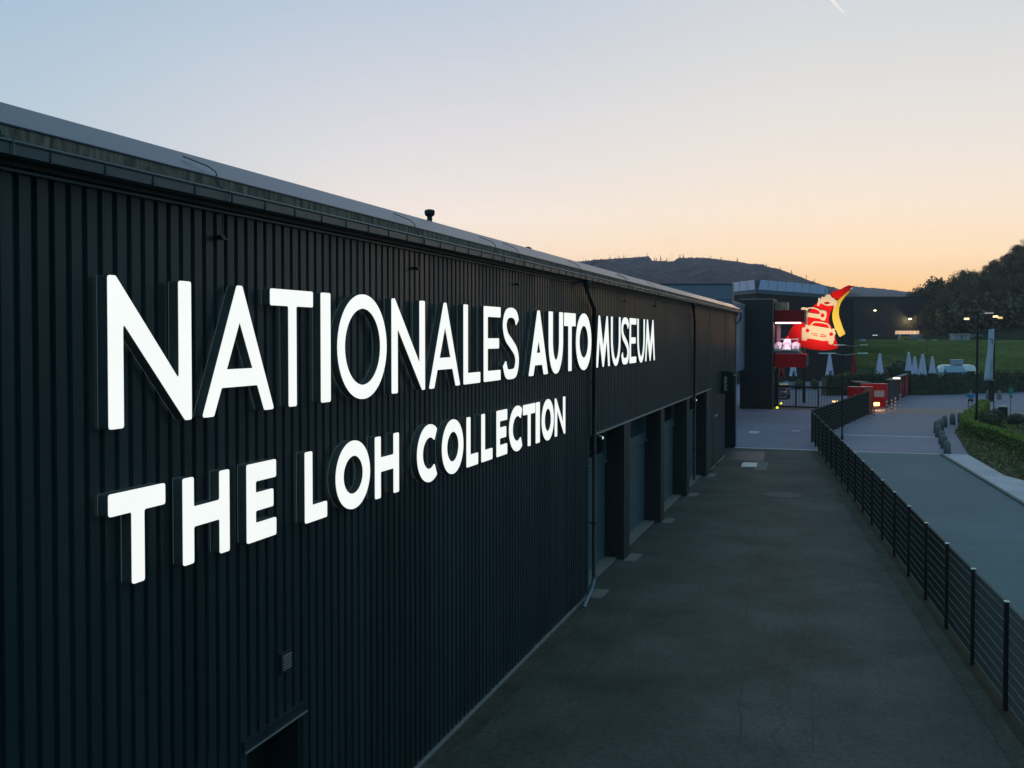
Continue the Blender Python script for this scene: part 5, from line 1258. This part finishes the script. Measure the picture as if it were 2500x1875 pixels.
b=MB().lathe([(.011,0),(.006,.006)],(-.03,.098,1.675),8,'y').lathe([(.011,0),(.006,.006)],(.03,.098,1.675),8,'y'); b.build('eyes',M_NAVY,ps)
recalc(MB().hull([(-.014,.095,1.63),(.014,.095,1.63),(.008,.09,1.68),(-.008,.09,1.68)],[(-.010,.12,1.635),(.010,.12,1.635),(.003,.10,1.675),(-.003,.10,1.675)]).build('nose',M_SKIN,ps))
MB().box(-.022,.022,.096,.101,1.598,1.606).build('mouth',M_POSTR,ps)
for sx in (-1,1): MB().lathe([(.02,-.008),(.024,0),(.015,.008)],(sx*.088,.01,1.655),8,'x').build('ear',M_SKIN,ps)
ps.scale=(1.15,1.0,.86)
# ================================================================== TREES AND WOOD
def tree_proto(seed,h,n,size):
    rr=random.Random(seed); st_=random.getstate(); random.seed(seed)
    r=empty('broadleaf_tree',(0,0,0),0)
    b=MB(); b.tube([(0,0,-1),(rr.uniform(-.2,.2),.1,h*.35),(rr.uniform(-.4,.4),0,h*.8)],.32,7,.10)
    cl=[]
    for i in range(16):
        a=rr.uniform(0,6.28); z=h*rr.uniform(.32,.95); q=h*.26*math.sin(min(1,(1.08-z/h)*1.6)*1.57)*rr.uniform(.45,1.0)
        c_=Vector((math.cos(a)*q,math.sin(a)*q,z)); cl.append((c_,h*rr.uniform(.09,.16)))
        b.tube([(0,0,z*.62),(c_.x*.6,c_.y*.6,z*.85),tuple(c_)],.09,4,.03)
    b.build('trunk',M_BARK,r)
    L_=MB()
    for i in range(n):
        c_,q=cl[rr.randrange(len(cl))]; v=Vector((rr.gauss(0,1),rr.gauss(0,1),rr.gauss(0,.85)))
        v=v.normalized()*q*(rr.random()**.4)*1.15
        L_.leaf(c_+v,size)
    L_.build('crown',M_LEAFT,r); random.setstate(st_); return r
tp=[tree_proto(11,12,1500,.55),tree_proto(12,14,1700,.55),tree_proto(13,10,1300,.5)]
sky_=[(2226,717,240),(2236,712,238),(2248,703,236),(2262,695,240),(2274,686,244),(2286,681,243),(2296,684,247),(2307,699,250),(2318,690,246),(2331,666,246),(2342,668,249),(2352,662,247),(2364,657,246),(2376,664,250),(2386,667,248),(2398,656,250),(2408,650,251),(2417,646,250),(2426,630,250),(2437,638,252),(2448,627,253),(2459,617,253),(2470,606,254),(2480,600,254),(2490,596,255),(2500,589,255),(2514,582,256),(2530,576,257)]
names=['wide tree on the skyline of the wooded slope','tall tree on the skyline of the wooded slope','small tree on the skyline of the wooded slope']
first=[True]*3; hts=[12,14,10]
def slope_z(px,d):
    # ground height of the wooded slope
    s_=max(0,(min(px,2530+(px-2530)*.15 if px>2530 else px)-2215)/285.0); b0=5.7
    return b0+ (max(0,(d-214))/40.0)*(s_*(21.0 if px<2560 else 18.0)+1.0)*(1 if px<2780 else max(.05,1-(px-2780)/260.0))
for i,(px,y,d) in enumerate(sky_):
    k=i%3; zt=zat(y,d)+.3; h=hts[k]
    a=at(px,d); zb_=slope_z(px,d); s_=min(1.35,max(.35,(zt-zb_)/h)) if zt-zb_>3 else .4
    if first[k]: o=tp[k]; first[k]=False
    else: o=copy_tree(tp[k])
    o.location=(a[0],a[1],zt-h*s_*1.0); o.rotation_euler=(0,0,i*1.7); o.scale=(s_,s_,s_)
    tag(o,names[k],'tree','trees of the wooded slope')
for i in range(46):
    px=2276+ (i%12)*23+random.uniform(-9,9); row=i//12; d=226+row*8; k=i%3
    a=at(px,d); s_=random.uniform(.6,.95)*(1 if row else .8); o=copy_tree(tp[k]); o.location=(a[0],a[1],slope_z(px,d)-.5); o.rotation_euler=(0,0,i*2.1); o.scale=(s_,s_,s_)
    # keep every crown below the skyline of the photo
    def sk(px_):
        for (x0,y0,_),(x1,y1_,_2) in zip(sky_,sky_[1:]):
            if x0<=px_<=x1: return y0+(y1_-y0)*(px_-x0)/(x1-x0)
        return 720 if px_<2226 else 576
    zt=zat(sk(px)+14,d); h=hts[k]
    if o.location.z+h*s_>zt: s2=max(.3,(zt-o.location.z)/h); o.scale=(s2,s2,s2)
    tag(o,names[k].replace('on the skyline of','standing within'),'tree','trees of the wooded slope')
for i in range(60):
    px=2580+(i%12)*38+random.uniform(-14,14); row=i//12; d=224+row*8; k=i%3
    a=at(px,d); s_=random.uniform(.6,.85); o=copy_tree(tp[k]); o.location=(a[0],a[1],slope_z(px,d)-.6); o.rotation_euler=(0,0,i*1.3); o.scale=(s_,s_,s_)
    tag(o,names[k].replace('on the skyline of','standing within'),'tree','trees of the wooded slope')
b=MB(); vs=[]; xs_=list(range(2205,3060,14)); ds=[206,214,224,234,244,254,270,300,340]
for d in ds:
    for px in xs_:
        a=at(px,d); z=slope_z(px,min(d,256)) if d>210 else 5.6
        lim=zat(max(560,(lambda q: q)(sk(px) if px<=2530 else 576))+30,d)
        if d>256: z=z-(d-256)*.25
        vs.append((a[0],a[1],min(z+ .8*noise.noise(Vector((px*.05,d*.1,0))),max(5.6,lim))))
m_=len(xs_)
fs=[(i*m_+j,i*m_+j+1,(i+1)*m_+j+1,(i+1)*m_+j) for i in range(len(ds)-1) for j in range(m_-1)]
struct(b.add(vs,fs).build('wooded_slope',mat('forest floor',(.05,.055,.035),rough=1,var=.4,spec=0),smooth=True))
u_=MB()
for i in range(22000):
    px=random.uniform(2210,3040) if i%3==0 else random.uniform(2210,2560); d=random.uniform(218,256)
    a=at(px,d); z=slope_z(px,d); hmax=random.random()**.7*(5.0+3*noise.noise(Vector((px*.06,d*.15,2))))
    zt=zat(sk(px)+18 if px<2530 else 596,d)
    if px<2285 and d<232: continue
    zz=z+hmax
    if zz>zt: continue
    u_.leaf((a[0],a[1],zz),1.0)
tag(u_.build('undergrowth',M_LEAFT),'dense dark undergrowth and lower foliage of the wooded slope','undergrowth',None,'stuff')
# contrail high in the sky
a0=CAM+ray(2027,-6).normalized()*5000; a1=CAM+ray(2067,40).normalized()*5000
ct=MB().tube([a0,a0.lerp(a1,.5),a1],7,8,1.0); o=ct.build('contrail',glow('contrail glow',(.92,.76,.70),.93)); struct(o)
# ================================================================== HAZE
hz=MB().box(-1100,900,-60,1450,-2.5,100).build('haze',M_FIELD); hz.data.materials.clear()
hm=bpy.data.materials.new('haze air'); hm.use_nodes=True; t=hm.node_tree
for n_ in list(t.nodes): t.nodes.remove(n_)
pv=t.nodes.new('ShaderNodeVolumePrincipled'); pv.inputs['Color'].default_value=(.88,.76,.88,1); pv.inputs['Density'].default_value=.0003; pv.inputs['Anisotropy'].default_value=.2
om=t.nodes.new('ShaderNodeOutputMaterial'); t.links.new(pv.outputs[0],om.inputs['Volume']); hz.data.materials.append(hm)
tag(hz,None,None,None,'stuff'); hz['label']='thin dusk haze lying over the whole valley'
